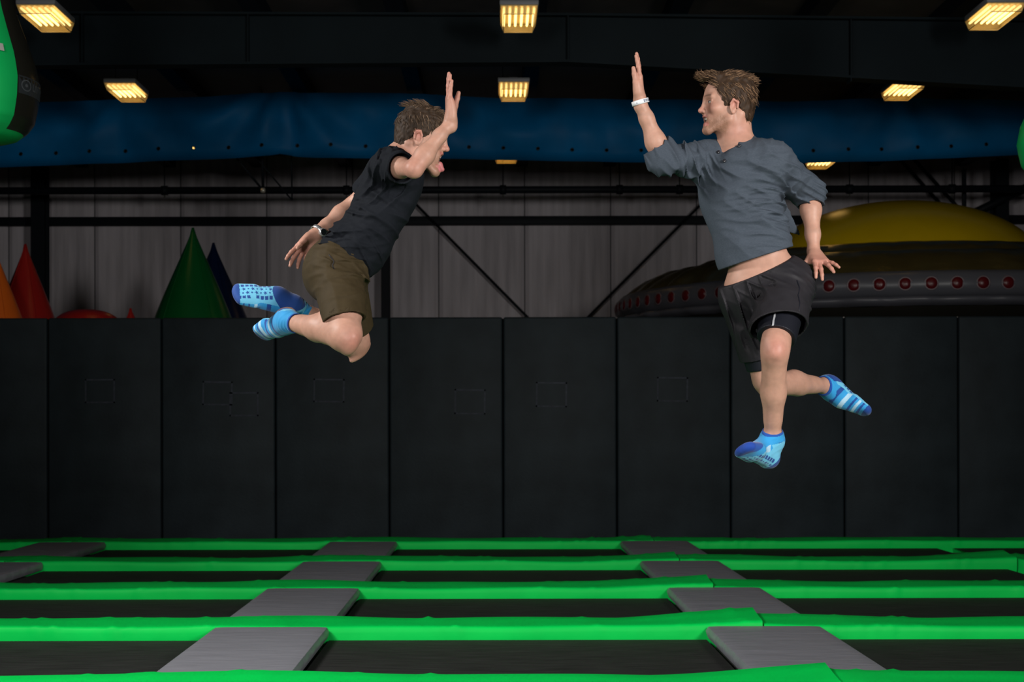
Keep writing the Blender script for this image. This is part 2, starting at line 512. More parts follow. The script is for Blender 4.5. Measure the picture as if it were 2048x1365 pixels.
# ------------------------------------------------------------------ trampolines
DB = [4.83, 6.85, 8.88, 10.9, 12.93, 15.0]
COLX = [-4.24, -1.33, 1.58, 4.49]
BW = .38
def hump(x, row, seg):
    z = .020*math.exp(-((x+1.33)/.55)**2) + .016*math.exp(-((x+4.24)/.5)**2)
    for xc in (1.58, 4.49):
        if xc > 4 and row != 4: continue
        q = (1, .8, 1, .85, .7, .35)[row]
        if x <= xc: z += q*.066*max(0, 1-(xc-x)/.85)**1.2
        else: z += q*.026*max(0, 1-(x-xc)/1.1)
    return z
def band(row, x0, x1, seg, label):
    D = DB[row]
    mb = MB()
    prof = [(0,-.055),(-.004,0),(-.006,.03),(-.003,.056),(.004,.064),(.022,.069),(.12,.070),(.24,.072),(.35,.074),(.372,.068),(.38,.05),(.38,-.055)]
    n = max(4, int((x1-x0)/.035)); m = len(prof)
    rs = random.Random(row*10+seg)
    ph = [rs.uniform(0, 6.28) for _ in range(8)]
    V = []; F_ = []
    wr = [(rs.uniform(x0, x1), rs.uniform(.4, 1.6)*rs.choice((-1, 1)), rs.uniform(.010, .026), rs.uniform(.003, .009)) for _ in range(int((x1-x0)*3.2))]
    for i in range(n+1):
        x = x0 + (x1-x0)*i/n
        h = hump(x, row, seg)
        for j, (yy, zz) in enumerate(prof):
            w = 0; wy = 0
            if 1 <= j <= 9:
                top = min(1, max(0, (zz-.0)/.06))
                for (wx, sl, ww, amp) in wr:
                    u = (x - wx - sl*(yy-.15)*.35)/ww
                    if abs(u) < 3:
                        e = math.exp(-u*u)*amp
                        w += e*top; 
                        if j <= 4: wy -= e*1.2
                w += .004*math.sin(x*2.1+ph[0]) + .003*math.sin(x*5.3+ph[1]+yy*8)
                wy += .004*math.sin(x*3.3+ph[2]) + .003*math.sin(x*9+ph[3])
                back = .55 + .45*min(1, max(0, yy/.35))
                w += h*back*top
                w -= .006*math.exp(-((yy-.17)/.1)**2)*(j > 4)
            V.append((x, D+yy+wy, zz+w))
    for i in range(n):
        for j in range(m-1):
            F_.append((i*m+j, (i+1)*m+j, (i+1)*m+j+1, i*m+j+1))
    mb.add(V, F_, True)
    mb.add([V[j] for j in range(m)], [tuple(range(m))]); mb.add([V[n*m+j] for j in range(m)], [tuple(range(m-1, -1, -1))])
    return tag(mb.build('spring_cover', M_green), label, 'spring cover', 'green spring covers of the trampolines')
ordn = ['out of frame below', 'nearest', 'second', 'third', 'fourth', 'farthest']
for r in range(6):
    nm = ordn[r] + ' row' if r else 'row nearest the camera below the frame'
    for sgi, (a, b, t) in enumerate(((-7.1, -4.245, 'left end of the'), (-4.235, 1.575, 'long stretch of the'), (1.585, 4.485, 'right stretch of the'), (4.495, 7.2, 'right end of the'))):
        if r <= 1 and sgi in (0, 3): continue
        if r == 5 and sgi == 3: continue
        if r == 5 and sgi == 2: b = 7.2
        if r == 0:
            band(r, a, b, sgi, '%s green vinyl spring cover in the %s' % (['', 'left part of the', 'right part of the'][sgi], nm) if False else ('green vinyl spring cover %s, below the bottom edge of the picture' % ('on the left' if sgi == 1 else 'on the right')))
        else:
            band(r, a, b, sgi, '%s green vinyl spring cover, %s counted from the bottom edge' % (t, nm))
# grey pads and jumping beds between the covers
def grey_pad(row, c, label):
    y0, y1 = DB[row]+BW+.030, DB[row+1]-.026
    X = COLX[c]
    L = y1-y0
    mb = MB(); V = []; F_ = []
    nx, ny = 22, 30
    hw = .33
    rs = random.Random(row*7+c)
    wr = [(rs.uniform(-.2, .2), rs.uniform(.1, L-.1), rs.uniform(-.5, .5), rs.uniform(.008, .02), rs.uniform(.0015, .004)) for _ in range(16)]
    def top(u, y):
        e = min(1, (hw-abs(u))/.02)
        z = .072 - .004*(1-e)**2
        for (wx, wy, sl, ww, amp) in wr:
            q = (y-wy-sl*(u-wx))/ww
            if abs(q) < 3: z += amp*math.exp(-q*q)*math.exp(-((u-wx)/.2)**2)
        return z
    us = [-hw + 2*hw*i/nx for i in range(nx+1)]
    ys = [L*j/ny for j in range(ny+1)]
    us[1] = -hw+.004; us[-2] = hw-.004; ys[1] = .006; ys[-2] = L-.006
    for u in us:
        for y in ys:
            V.append((u, y, top(u, y)))
    n2 = ny+1
    for i in range(nx):
        for j in range(ny):
            F_.append((i*n2+j, (i+1)*n2+j, (i+1)*n2+j+1, i*n2+j+1))
    mb.add(V, F_, True)
    mb.build('pad_cover', M_grey, pad_root := tag(empty('grey_pad', (X, y0, 0)), label, 'pad', 'grey pads between the trampoline beds'))
    sd = MB()
    for s in (-1, 1):
        Vs = []
        for y in ys:
            wob = .004*math.sin(y*23+c)
            Vs += [(s*hw, y, top(s*hw, y)), (s*(hw+.012+wob), y, .045), (s*(hw+.008), y, .02), (s*hw, y, .002)]
        Fs = []
        for j in range(ny):
            for q in range(3):
                f4 = (j*4+q, j*4+q+1, (j+1)*4+q+1, (j+1)*4+q)
                Fs.append(f4 if s < 0 else f4[::-1])
        sd.add(Vs, Fs, True)
    for (y, s) in ((0, -1), (L, 1)):
        sd.add([(-hw, y, .002), (hw, y, .002), (hw, y, .056), (-hw, y, .056)], [(0, 1, 2, 3)])
    sd.build('pad_side', M_grey, pad_root)
    return pad_root
pn = {1: 'left row', 2: 'right row', 0: 'far left'}
for r in range(0, 5):
    for c in (0, 1, 2):
        if c == 0 and r < 3: continue
        lab = ['grey vinyl pad below the bottom edge, %s', 'nearest grey vinyl pad in the %s', 'second grey vinyl pad in the %s, counted from the front', 'third grey vinyl pad in the %s, in dimmer light', 'farthest grey vinyl pad in the %s, just before the padded wall'][r] % pn[c]
        if c == 0: lab = 'grey vinyl pad at the far left edge, ' + ('in front' if r == 3 else 'close to the padded wall')
        grey_pad(r, c, lab)
def bed(row, xa, xb, label):
    y0, y1 = DB[row]+BW+.012, DB[row+1]-.022
    mb = MB(); V = []; F_ = []
    nx, ny = 20, 12
    for i in range(nx+1):
        for j in range(ny+1):
            u, v = i/nx, j/ny
            V.append((xa+(xb-xa)*u, y0+(y1-y0)*v, -.008 - .02*math.sin(math.pi*u)*math.sin(math.pi*v)))
    for i in range(nx):
        for j in range(ny):
            F_.append((i*(ny+1)+j, (i+1)*(ny+1)+j, (i+1)*(ny+1)+j+1, i*(ny+1)+j+1))
    mb.add(V, F_, True)
    return tag(mb.build('trampoline_bed', M_bed), label, 'trampoline', 'black trampoline beds')
edges = [(-7.1, -4.24-.34), (-4.24+.34, -1.33-.34), (-1.33+.34, 1.58-.34), (1.58+.34, 4.4), (4.56, 7.2)]
bn = ['far left', 'left', 'middle', 'right', 'far right']
rn = ['below the bottom edge', 'in the front row', 'in the second row', 'in the third row', 'in the last row before the wall']
for r in range(0, 5):
    for i, (a, b) in enumerate(edges):
        if r <= 1 and i in (0, 4): continue
        if r == 2 and i in (0, 4): continue
        bed(r, a, b, '%s black trampoline bed %s' % (bn[i], rn[r]))

# ------------------------------------------------------------------ inflatables behind the padded wall
plat = tag(MB().box((-9.5, 16.27, -.055), (-1.8, 21.5, 2.2)).build('inflatable_platform', infl('inflatable_base', (.03,.03,.035)), bevel=.25, seg=4),
           'dark inflatable platform hidden behind the padded wall under the cones', 'inflatable')
def cone(px, tip, basew, Y, m, label, z0=2.21):
    X = (px-CX)/FPX*Y
    zt = CAMH + (CY-tip)/FPX*Y
    zref = CAMH + (CY-632)/FPX*Y
    rr = basew/2/FPX*Y
    rb = rr*(zt-z0)/(zt-zref)
    prof = []
    Hh = zt-z0
    for i in range(13):
        t = i/12
        prof.append((max(.012, rb*(1-t)*(1+.06*math.sin(math.pi*t))), Hh*t))
    prof = [(0, 0)] + prof + [(0, Hh+.008)]
    r = empty('inflatable_cone', (X, Y, z0)); tag(r, label, 'inflatable cone', 'inflatable cones behind the padded wall')
    MB().lathe(prof, 40).build('cone_skin', m, r)
    seam = MB()
    for a in (-2.2, -.9):
        seam.tube([((p[0]+.004)*math.cos(a), (p[0]+.004)*math.sin(a), p[1]) for p in prof[1:-1]], .006, 5)
    seam.build('seam', m, r)
    return r
cone(-8, 500, 96, 17.3, M_inf_orange, 'orange inflatable cone cut off by the left edge')
cone(52, 487, 106, 18.6, M_inf_red, 'red inflatable cone near the left edge behind the wall')
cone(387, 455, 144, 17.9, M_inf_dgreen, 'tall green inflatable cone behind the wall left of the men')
cone(428, 485, 124, 19.9, M_inf_blue, 'navy blue inflatable cone half behind the green one')
cone(262, 616, 14, 18.2, M_inf_red, 'tiny dark red cone tip just above the padded wall')
rdm = empty('inflatable_dome', (W(175, 0, 16.72)[0], 16.72, 2.2)); tag(rdm, 'low red inflatable dome just showing above the wall between the cones', 'inflatable dome')
zt = CAMH + (CY-618)/FPX*16.72 - 2.2
MB().lathe([(.43*math.sin(a)**.75, zt*math.cos(a)) for a in np.linspace(0.001, math.pi/2, 14)], 36).build('dome_skin', M_inf_red, rdm)

# flying saucer inflatable
UX, UY = 5.52, 20.55
u = empty('inflatable_saucer', (UX, UY, -.055)); tag(u, 'inflatable flying saucer with yellow dome, black rim and red dots', 'inflatable')
uo = .055
NSEG = 44
def scal(a, z): return 1 + .004*abs(math.sin(a*NSEG/2)) 
def scal2(a, z): return 1 + .012*abs(math.sin(a*NSEG/2))**.6 + .004*math.sin(a*31+z*9)
MB().lathe([(1.85, 3.1+uo), (2.0, 3.30+uo), (2.2, 3.41+uo), (2.45, 3.435+uo), (2.7, 3.39+uo), (2.86, 3.30+uo), (2.93, 3.24+uo), (2.98, 3.255+uo), (3.1, 3.265+uo), (3.25, 3.24+uo), (3.45, 3.15+uo), (3.6, 3.05+uo), (3.70, 2.97+uo), (3.74, 2.94+uo)], 220, rmod=scal2).build('upper_rim', M_saucer, u)
MB().lathe([(3.70, 2.955+uo), (3.78, 2.95+uo), (3.83, 2.90+uo), (3.86, 2.80+uo), (3.84, 2.71+uo), (3.78, 2.665+uo), (3.74, 2.65+uo)], 220, rmod=scal).build('rim_band', M_inf_grey, u)
MB().lathe([(3.72, 2.665+uo), (3.80, 2.66+uo), (3.83, 2.63+uo), (3.80, 2.59+uo), (3.72, 2.56+uo)], 220, rmod=scal2).build('rim_piping', M_inf_grey, u)
MB().lathe([(3.74, 2.60+uo), (3.70, 2.5+uo), (3.4, 2.3+uo), (2.8, 2.0+uo), (2.6, 1.2), (2.6, 0.0)], 96).build('lower_hull', M_inf_black, u)
dome = [(1.95*math.sin(a), 3.18+uo + 1.06*math.cos(a)) for a in np.linspace(0.001, math.pi/2, 24)]
MB().lathe(dome, 72).build('dome', M_inf_yellow, u)
nd = 86
dm = MB(); prof = [(0, .022), (.03, .02), (.055, .012), (.066, 0)]
dm.lathe([(r, z) for r, z in prof], 18)
dmesh = dm.mesh('red_dot'); dmesh.materials.append(M_inf_dot)
dr = MB(); dr.lathe([(.066, .004), (.074, .008), (.080, .0)], 18); drm = dr.mesh('dot_ring'); drm.materials.append(M_dotrim)
for k in range(nd):
    a = 2*math.pi*k/nd + .012
    dirv = Vector((math.cos(a), math.sin(a), 0))
    if dirv.y > 0.25: continue
    o = bpy.data.objects.new('red_dot', dmesh); COL.objects.link(o); o.parent = u
    o.location = dirv*3.862 + Vector((0, 0, 2.80+uo))
    o.rotation_euler = Vector((dirv.x, dirv.y, .02)).to_track_quat('Z', 'X').to_euler()
    o2 = bpy.data.objects.new('dot_ring', drm); COL.objects.link(o2); o2.parent = o

# hanging green and black inflatable at the top left, a piece of another at the right edge
def hanging(px_c, Y, tab, ztop, zbot, label, a_black=None):
    X = (px_c-CX)/FPX*Y
    r = empty('hanging_inflatable', (X, Y, zbot)); tag(r, label, 'inflatable')
    Hh = ztop-zbot
    zs = np.concatenate([np.linspace(0, .14, 14), np.linspace(.16, Hh, 30)])
    prof = [(float(np.interp(z, [t[0] for t in tab], [t[1] for t in tab])), float(z)) for z in zs]
    if a_black:
        a0, a1 = a_black
        MB().lathe(prof, 60, a0=a1, a1=a0+2*math.pi).build('green_skin', M_inf_green, r)
        MB().lathe([(p[0]*1.004, p[1]) for p in prof if p[1] >= .06], 24, a0=a0, a1=a1).build('black_skin', M_inf_black, r)
        MB().lathe([p for p in prof if p[1] <= .09], 24, a0=a0, a1=a1).build('green_cap', M_inf_green, r)
    else:
        MB().lathe(prof, 60).build('green_skin', M_inf_green, r)
    MB().tube([(0, 0, Hh-.05), (0, 0, ZR-.2-zbot)], .015, 6).build('hang_strap', M_steel_blue, r)
    return r, prof
tabL = [(0, .002), (.005, .10), (.015, .19), (.04, .285), (.09, .345), (.14, .38), (.25, .405), (.37, .412), (.5, .385), (.66, .325), (.8, .275), (1.0, .235), (1.65, .2)]
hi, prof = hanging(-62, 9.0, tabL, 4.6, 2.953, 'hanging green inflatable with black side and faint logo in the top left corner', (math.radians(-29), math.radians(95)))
def on_skin(a, z, off):
    r = float(np.interp(z, [p[1] for p in prof], [p[0] for p in prof]))*1.004 + off
    return (r*math.cos(a), r*math.sin(a), z)
def skin_patch(mb, a0, a1, z0, z1, off, n=8):
    V = []
    for i in range(n+1):
        a = a0 + (a1-a0)*i/n
        V += [on_skin(a, z0, off), on_skin(a, z1, off)]
    mb.add(V, [(2*i, 2*i+2, 2*i+3, 2*i+1) for i in range(n)], True)
mb = MB(); skin_patch(mb, math.radians(-28), math.radians(60), .27, .375, .002, 16)
mb.build('logo_patch', mat('logo_patch_vinyl', (.02, .024, .028), .45), hi)
ml = mat('logo_print', (.06, .066, .075), .5)
mb = MB()
for rr0, rr1 in ((.027, .034), (.0, .010)):
    V = []
    for i in range(19):
        t = 2*math.pi*i/18
        for rr in (rr0, rr1):
            V.append(on_skin(math.radians(-19)+rr*math.cos(t)/.41/.72, .322+rr*math.sin(t), .004))
    mb.add(V, [(2*i, 2*i+1, 2*i+3, 2*i+2) for i in range(18)])
for i, a in enumerate((-10, -6.5, -4, -.5, 3, 8, 12, 17)):
    skin_patch(mb, math.radians(a), math.radians(a+1.4), .302, .344, .004, 1)
for a, b, z in ((-10, -6.5, .302), (-.5, 3, .338), (8, 12, .32)):
    skin_patch(mb, math.radians(a), math.radians(b), z, z+.006, .004, 2)
tag(mb.build('logo', ml, hi), kind='stuff')
mb = MB(); skin_patch(mb, math.radians(-60), math.radians(-40), .50, .545, .006, 6)
mb.build('grey_patch', mat('grey_patch', (.3, .3, .28), .6), hi)
hanging(2128, 9.0, [(0, .002), (.02, .11), (.06, .18), (.14, .24), (.26, .268), (.38, .245), (.5, .19), (.7, .12), (1.7, .1)], 4.4, 2.68, 'sliver of a green hanging inflatable at the right edge')

# ------------------------------------------------------------------ implicit surfaces for the two men
def unit(v):
    v = np.asarray(v, float); return v/np.linalg.norm(v)

class Field:
    "signed distance on a grid, built from smooth unions of tapered capsules and ellipsoids"
    def __init__(self, lo, hi, res):
        self.lo = np.asarray(lo, float); self.res = res
        n = np.ceil((np.asarray(hi)-self.lo)/res).astype(int)+1
        self.n = n
        self.ax = [(self.lo[i] + res*np.arange(n[i])).astype(np.float32) for i in range(3)]
        self.F = np.full(tuple(n), 0.5, np.float32)
    def sl(self, lo, hi):
        a = np.maximum(0, np.floor((np.asarray(lo)-self.lo)/self.res).astype(int))
        b = np.minimum(self.n, np.ceil((np.asarray(hi)-self.lo)/self.res).astype(int)+1)
        if np.any(a >= b): return None
        return tuple(slice(a[i], b[i]) for i in range(3))
    def pts(self, s):
        return self.ax[0][s[0]][:, None, None], self.ax[1][s[1]][None, :, None], self.ax[2][s[2]][None, None, :]
    def put(self, prim):
        k = prim['k']; mrg = k + 3*self.res + .006 + prim.get('grow', 0)
        s = self.sl(prim['lo']-mrg, prim['hi']+mrg)
        if s is None: return
        d = prim['f'](*self.pts(s)).astype(np.float32)
        a = self.F[s]
        if prim['op'] == 'u':
            h = np.maximum(k-np.abs(a-d), 0)
            self.F[s] = np.minimum(a, d) - h*h/(4*k)
        else:
            h = np.maximum(k-np.abs(a+d), 0)
            self.F[s] = np.maximum(a, -d) + h*h/(4*k)
    def run(self, prims):
        for p in prims: self.put(p)
        return self
    def cut(self, p0, n, k=.004):
        "remove what lies on the side the normal points to"
        x, y, z = self.pts((slice(None),)*3)
        d = ((x-p0[0])*n[0] + (y-p0[1])*n[1] + (z-p0[2])*n[2]).astype(np.float32)
        self.F = np.maximum(self.F, d)
        return self
    def displace(self, fn, band=.03):
        i = np.nonzero(np.abs(self.F) < band)
        x = self.ax[0][i[0]]; y = self.ax[1][i[1]]; z = self.ax[2][i[2]]
        self.F[i] -= fn(x, y, z).astype(np.float32)
        return self
    def mesh(self, smooth=2, lam=.5):
        F = self.F
        s = F < 0
        c = np.zeros(tuple(self.n-1), np.uint8)
        for i in (0, 1):
            for j in (0, 1):
                for k in (0, 1):
                    c += s[i:self.n[0]-1+i, j:self.n[1]-1+j, k:self.n[2]-1+k]
        act = (c > 0) & (c < 8)
        idx = np.argwhere(act)
        idm = np.full(act.shape, -1, np.int32)
        idm[act] = np.arange(len(idx))
        acc = np.zeros((len(idx), 3)); cnt = np.zeros(len(idx))
        cor = [(i, j, k) for i in (0, 1) for j in (0, 1) for k in (0, 1)]
        for a in cor:
            for ax in range(3):
                if a[ax]: continue
                b = list(a); b[ax] = 1
                f0 = F[idx[:, 0]+a[0], idx[:, 1]+a[1], idx[:, 2]+a[2]]
                f1 = F[idx[:, 0]+b[0], idx[:, 1]+b[1], idx[:, 2]+b[2]]
                m = (f0 < 0) != (f1 < 0)
                t = np.where(m, f0/np.where(m, f0-f1, 1), 0)
                p = np.tile(np.array(a, float), (len(idx), 1)); p[:, ax] += t
                acc[m] += p[m]; cnt[m] += 1
        V = self.lo + (idx + acc/cnt[:, None])*self.res
        Q = []
        for ax in range(3):
            o1, o2 = [(1, 2), (2, 0), (0, 1)][ax]
            sa = [slice(1, -1)]*3; sb = [slice(1, -1)]*3
            sa[ax] = slice(0, self.n[ax]-1); sb[ax] = slice(1, self.n[ax])
            A = s[tuple(sa)]; B = s[tuple(sb)]
            e = np.argwhere(A != B)
            if not len(e): continue
            fl = A[e[:, 0], e[:, 1], e[:, 2]]
            e = e + 1; e[:, ax] -= 1
            def cell(d1, d2):
                q = e.copy(); q[:, o1] += d1; q[:, o2] += d2
                return idm[q[:, 0], q[:, 1], q[:, 2]]
            q = np.stack([cell(-1, -1), cell(0, -1), cell(0, 0), cell(-1, 0)], 1)
            q[~fl] = q[~fl][:, ::-1]
            Q.append(q)
        Q = np.concatenate(Q)
        Q = Q[(Q >= 0).all(1)]
        if smooth:
            E = np.concatenate([Q[:, [0, 1]], Q[:, [1, 2]], Q[:, [2, 3]], Q[:, [3, 0]]])
            E = np.concatenate([E, E[:, ::-1]])
            deg = np.bincount(E[:, 0], minlength=len(V)).astype(float)
            for it in range(smooth):
                for l in (lam, -lam*1.03):
                    S = np.stack([np.bincount(E[:, 0], V[E[:, 1], q], minlength=len(V)) for q in range(3)], 1)
                    ok = deg > 0
                    Vn = V.copy()
                    Vn[ok] += l*(S[ok]/deg[ok][:, None]-V[ok])
                    V = Vn
        return V, Q

def rc(a, b, ra, rb, k=.02, op='u'):
    a = np.asarray(a, float); b = np.asarray(b, float)
    ba = b-a; l2 = float(ba@ba)+1e-12
    def f(x, y, z):
        px, py, pz = x-a[0], y-a[1], z-a[2]
        t = np.clip((px*ba[0]+py*ba[1]+pz*ba[2])/l2, 0, 1)
        return np.sqrt((px-ba[0]*t)**2+(py-ba[1]*t)**2+(pz-ba[2]*t)**2) - (ra+(rb-ra)*t)
    r = max(ra, rb)
    return dict(f=f, lo=np.minimum(a-ra, b-rb), hi=np.maximum(a+ra, b+rb), k=k, op=op)
def ell(c, axes, rad, k=.02, op='u'):
    "axes: three unit row vectors"
    c = np.asarray(c, float); A = np.asarray(axes, float); rad = np.asarray(rad, float)
    def f(x, y, z):
        px, py, pz = x-c[0], y-c[1], z-c[2]
        k0 = 0; k1 = 0
        for i in range(3):
            q = px*A[i, 0]+py*A[i, 1]+pz*A[i, 2]
            k0 = k0 + (q/rad[i])**2; k1 = k1 + (q/rad[i]**2)**2
        k0 = np.sqrt(k0); k1 = np.sqrt(k1)+1e-9
        return k0*(k0-1)/k1
    ext = np.sqrt(((A*rad[:, None])**2).sum(0))
    return dict(f=f, lo=c-ext, hi=c+ext, k=k, op=op)
def capc(a, b, ra, rb, k=.015, op='u', back=False):
    "tapered sleeve with a flat end at b"
    a = np.asarray(a, float); b = np.asarray(b, float)
    p = rc(a, b, ra, rb, k, op); n = unit(b-a)
    f0 = p['f']
    def f(x, y, z):
        d = np.maximum(f0(x, y, z), (x-b[0])*n[0]+(y-b[1])*n[1]+(z-b[2])*n[2])
        if back: d = np.maximum(d, -((x-a[0])*n[0]+(y-a[1])*n[1]+(z-a[2])*n[2]))
        return d
    p['f'] = f
    return p
def flatend(a, b, ra, rb, n, k=.015, op='u', flat=None, sq=1.0):
    "tapered sleeve cut at b by a plane with normal n; flat/sq squash the cross-section along one axis"
    a = np.asarray(a, float); b = np.asarray(b, float); n = unit(n)
    ba = b-a; l2 = float(ba@ba)
    fx = unit(flat) if flat is not None else None
    ext = max(ra, rb)
    b2 = b + unit(ba)*ext
    def f(x, y, z):
        px, py, pz = x-a[0], y-a[1], z-a[2]
        t = np.clip((px*ba[0]+py*ba[1]+pz*ba[2])/l2, 0, 1.6)
        qx, qy, qz = px-ba[0]*t, py-ba[1]*t, pz-ba[2]*t
        if fx is not None:
            c = (qx*fx[0]+qy*fx[1]+qz*fx[2])*(1/sq-1)
            qx, qy, qz = qx+c*fx[0], qy+c*fx[1], qz+c*fx[2]
        d = np.sqrt(qx**2+qy**2+qz**2) - (ra+(rb-ra)*t)
        return np.maximum(d, (x-b[0])*n[0]+(y-b[1])*n[1]+(z-b[2])*n[2])
    r3 = ext*1.7
    return dict(f=f, lo=np.minimum(a-ra, b-r3), hi=np.maximum(a+ra, b+r3), k=k, op=op)

def join_meshes(parts):
    V = []; Q = []; C = []; b = 0
    for (v, q, c) in parts:
        V.append(v); Q.append(q+b); C.append(c); b += len(v)
    return np.concatenate(V), np.concatenate(Q), np.concatenate(C)
def np_mesh(name, V, Q, C=None):
    me = bpy.data.meshes.new(name)
    me.vertices.add(len(V)); me.vertices.foreach_set('co', np.asarray(V, np.float32).ravel())
    k = Q.shape[1]
    me.loops.add(Q.size); me.loops.foreach_set('vertex_index', Q.astype(np.int32).ravel())
    me.polygons.add(len(Q))
    me.polygons.foreach_set('loop_start', np.arange(0, Q.size, k, dtype=np.int32))
    me.polygons.foreach_set('use_smooth', np.ones(len(Q), bool))
    me.update(calc_edges=True)
    if C is not None:
        a = me.color_attributes.new('Col', 'FLOAT_COLOR', 'POINT')
        cc = np.ones((len(V), 4), np.float32); cc[:, :3] = C
        a.data.foreach_set('color', cc.ravel())
    me.validate()
    return me
def vnormals(V, Q):
    n = np.cross(V[Q[:, 2]]-V[Q[:, 0]], V[Q[:, 3]]-V[Q[:, 1]])
    N = np.zeros_like(V)
    for i in range(4):
        for q in range(3):
            N[:, q] += np.bincount(Q[:, i], n[:, q], minlength=len(V))
    return N/(np.linalg.norm(N, axis=1)[:, None]+1e-12)
def drop_inside(V, Q, boxes, mrg):
    keep = np.ones(len(Q), bool)
    for lo, hi in boxes:
        ins = ((V > np.asarray(lo)+mrg) & (V < np.asarray(hi)-mrg)).all(1)
        keep &= ~ins[Q].all(1)
    Q = Q[keep]
    used = np.zeros(len(V), bool); used[Q.ravel()] = True
    m = np.cumsum(used)-1
    return V[used], m[Q]
def snoise(x, y, z, s, seed=0):
    "cheap smooth noise from warped sines, about -1..1"
    r = np.random.default_rng(seed); o = 0
    for i in range(5):
        d = r.normal(size=3); d /= np.linalg.norm(d); p = r.uniform(0, 6.28); w = s*r.uniform(.6, 1.6)
        o = o + np.sin(w*(d[0]*x+d[1]*y+d[2]*z)+p + 1.3*np.sin(w*.6*(d[1]*x-d[2]*y+d[0]*z)+p*2))
    return o/3.2
def mk_folds(lst, noise=.0015, seed=1):
    def fn(x, y, z):
        o = noise*snoise(x, y, z, 38, seed) + noise*1.2*snoise(x, y, z, 17, seed+5)
        for i, (c, sg, dr, lam, amp, ph) in enumerate(lst):
            dr = unit(dr)
            dx, dy, dz = x-c[0], y-c[1], z-c[2]
            g = np.exp(-(dx*dx+dy*dy+dz*dz)/(2*sg*sg))
            r = np.random.default_rng(seed*31+i)
            n = 0
            for q in range(4):
                e = unit(dr+.20*r.normal(size=3)); w = np.pi/(lam*r.uniform(.8, 1.7))
                n = n + np.sin(w*(dx*e[0]+dy*e[1]+dz*e[2])+r.uniform(0, 6.28))
            w = 1-np.abs(n)*1.15
            o = o + 1.5*amp*g*np.clip(w, -.6, 1)
        return o
    return fn

SK = np.array((.45, .250, .183)); SKR = np.array((.44, .172, .135)); SKP = np.array((.58, .37, .28))
HAIRC = np.array((.045, .028, .018))
M_skin = mat('skin', (.5, .3, .2), .5, .35, attr=True, var=.10, vscale=45, sss=.12, bump=.05, bscale=300, bumpdist=.002)
M_hair = mat('hair', (.05, .03, .02), .65, .22, attr=True, var=.15, vscale=200)
M_sock = mat('sock_knit', (.1, .4, .6), .75, .25, attr=True, sheen=.15, bump=.12, bscale=900, bumpdist=.002)
M_tee = mat('charcoal_cotton', (.0085, .0103, .0140), .85, .10, var=.10, vscale=60, bump=.1, bscale=700, bumpdist=.002)
M_henley = mat('heather_slate_cotton', (.046, .059, .077), .85, .12, col2=(.060, .074, .095), vscale=130, stretch=(1, 1, 3.5), bump=.1, bscale=700, bumpdist=.002)
M_olive = mat('olive_brown_fabric', (.040, .0285, .0130), .75, .15, var=.08, vscale=40)
M_blackshort = mat('black_shorts_fabric', (.018, .017, .0205), .6, .2, var=.1, vscale=30)
M_liner = mat('black_liner', (.008, .009, .014), .5, .25)
M_stripe = mat('reflective_stripe', (.3, .31, .33), .35)
M_white = mat('white_paper', (.75, .77, .8), .6)
M_navy = mat('navy_print', (.03, .05, .12), .6)
M_watch = mat('watch_silver', (.75, .76, .78), .25, metal=.8)
M_watchface = mat('watch_dark', (.008, .012, .012), .2)
M_button = mat('dark_button', (.02, .02, .025), .25)

# ------------------------------------------------------------------ anatomy builders (prims)
def hand(w, d, n, s, curls, spread=(8, 2, -4, -11), thumb=(.62, .5, .5), sc=1.0, thumb_curl=.2):
    "w wrist, d finger direction, n out of the palm, s towards the thumb"
    d = unit(d); n = unit(np.asarray(n)-d*np.dot(n, d)); s0 = np.cross(d, n); s = s0*np.sign(np.dot(s0, s))
    P = []
    w = np.asarray(w, float)
    kn = [(.090, .027), (.094, .0085), (.089, -.0105), (.079, -.028)]
    ln = [(.040, .024, .020), (.044, .028, .021), (.040, .026, .020), (.032, .020, .018)]
    P.append(rc(w-d*.02, w+d*.015, .023*sc, .021*sc, .02))
    for i in range(4):
        K = w + (d*kn[i][0] + s*kn[i][1])*sc
        B = w + (d*.012 + s*kn[i][1]*.62)*sc
        P.append(rc(B, K, .0155*sc, .0118*sc, .016*sc))
        a = math.radians(spread[i]); dd = unit(d*math.cos(a)+s*math.sin(a))
        ang = 0; p = K
        rr = [.0098, .0088, .0078, .0066] if i < 3 else [.0088, .0078, .007, .006]
        for j in range(3):
            ang += curls[i][j]
            e = math.radians(ang)
            q = p + (dd*math.cos(e)+n*math.sin(e))*ln[i][j]*sc
            P.append(rc(p, q, rr[j]*sc, rr[j+1]*sc, .0045*sc))
            p = q
    # heel of the hand and thumb
    P.append(ell(w+(d*.042+s*.024+n*.010)*sc, [unit(d*.9+s*.3), unit(s*.9-d*.3), n], np.array((.036, .018, .016))*sc, .014*sc))
    P.append(ell(w+(d*.040-s*.022+n*.008)*sc, [d, s, n], np.array((.036, .014, .013))*sc, .014*sc))
    tb = w+(d*.030+s*.026+n*.008)*sc
    td = unit(d*thumb[0]+s*thumb[1]+n*thumb[2])
    t1 = tb+td*.040*sc
    P.append(rc(tb, t1, .0145*sc, .0115*sc, .012*sc))
    td2 = unit(td+d*thumb_curl); t2 = t1+td2*.032*sc
    P.append(rc(t1, t2, .0112*sc, .0098*sc, .005*sc))
    t3 = t2+unit(td2+d*thumb_curl*.5)*.024*sc
    P.append(rc(t2, t3, .0100*sc, .0078*sc, .004*sc))
    return P
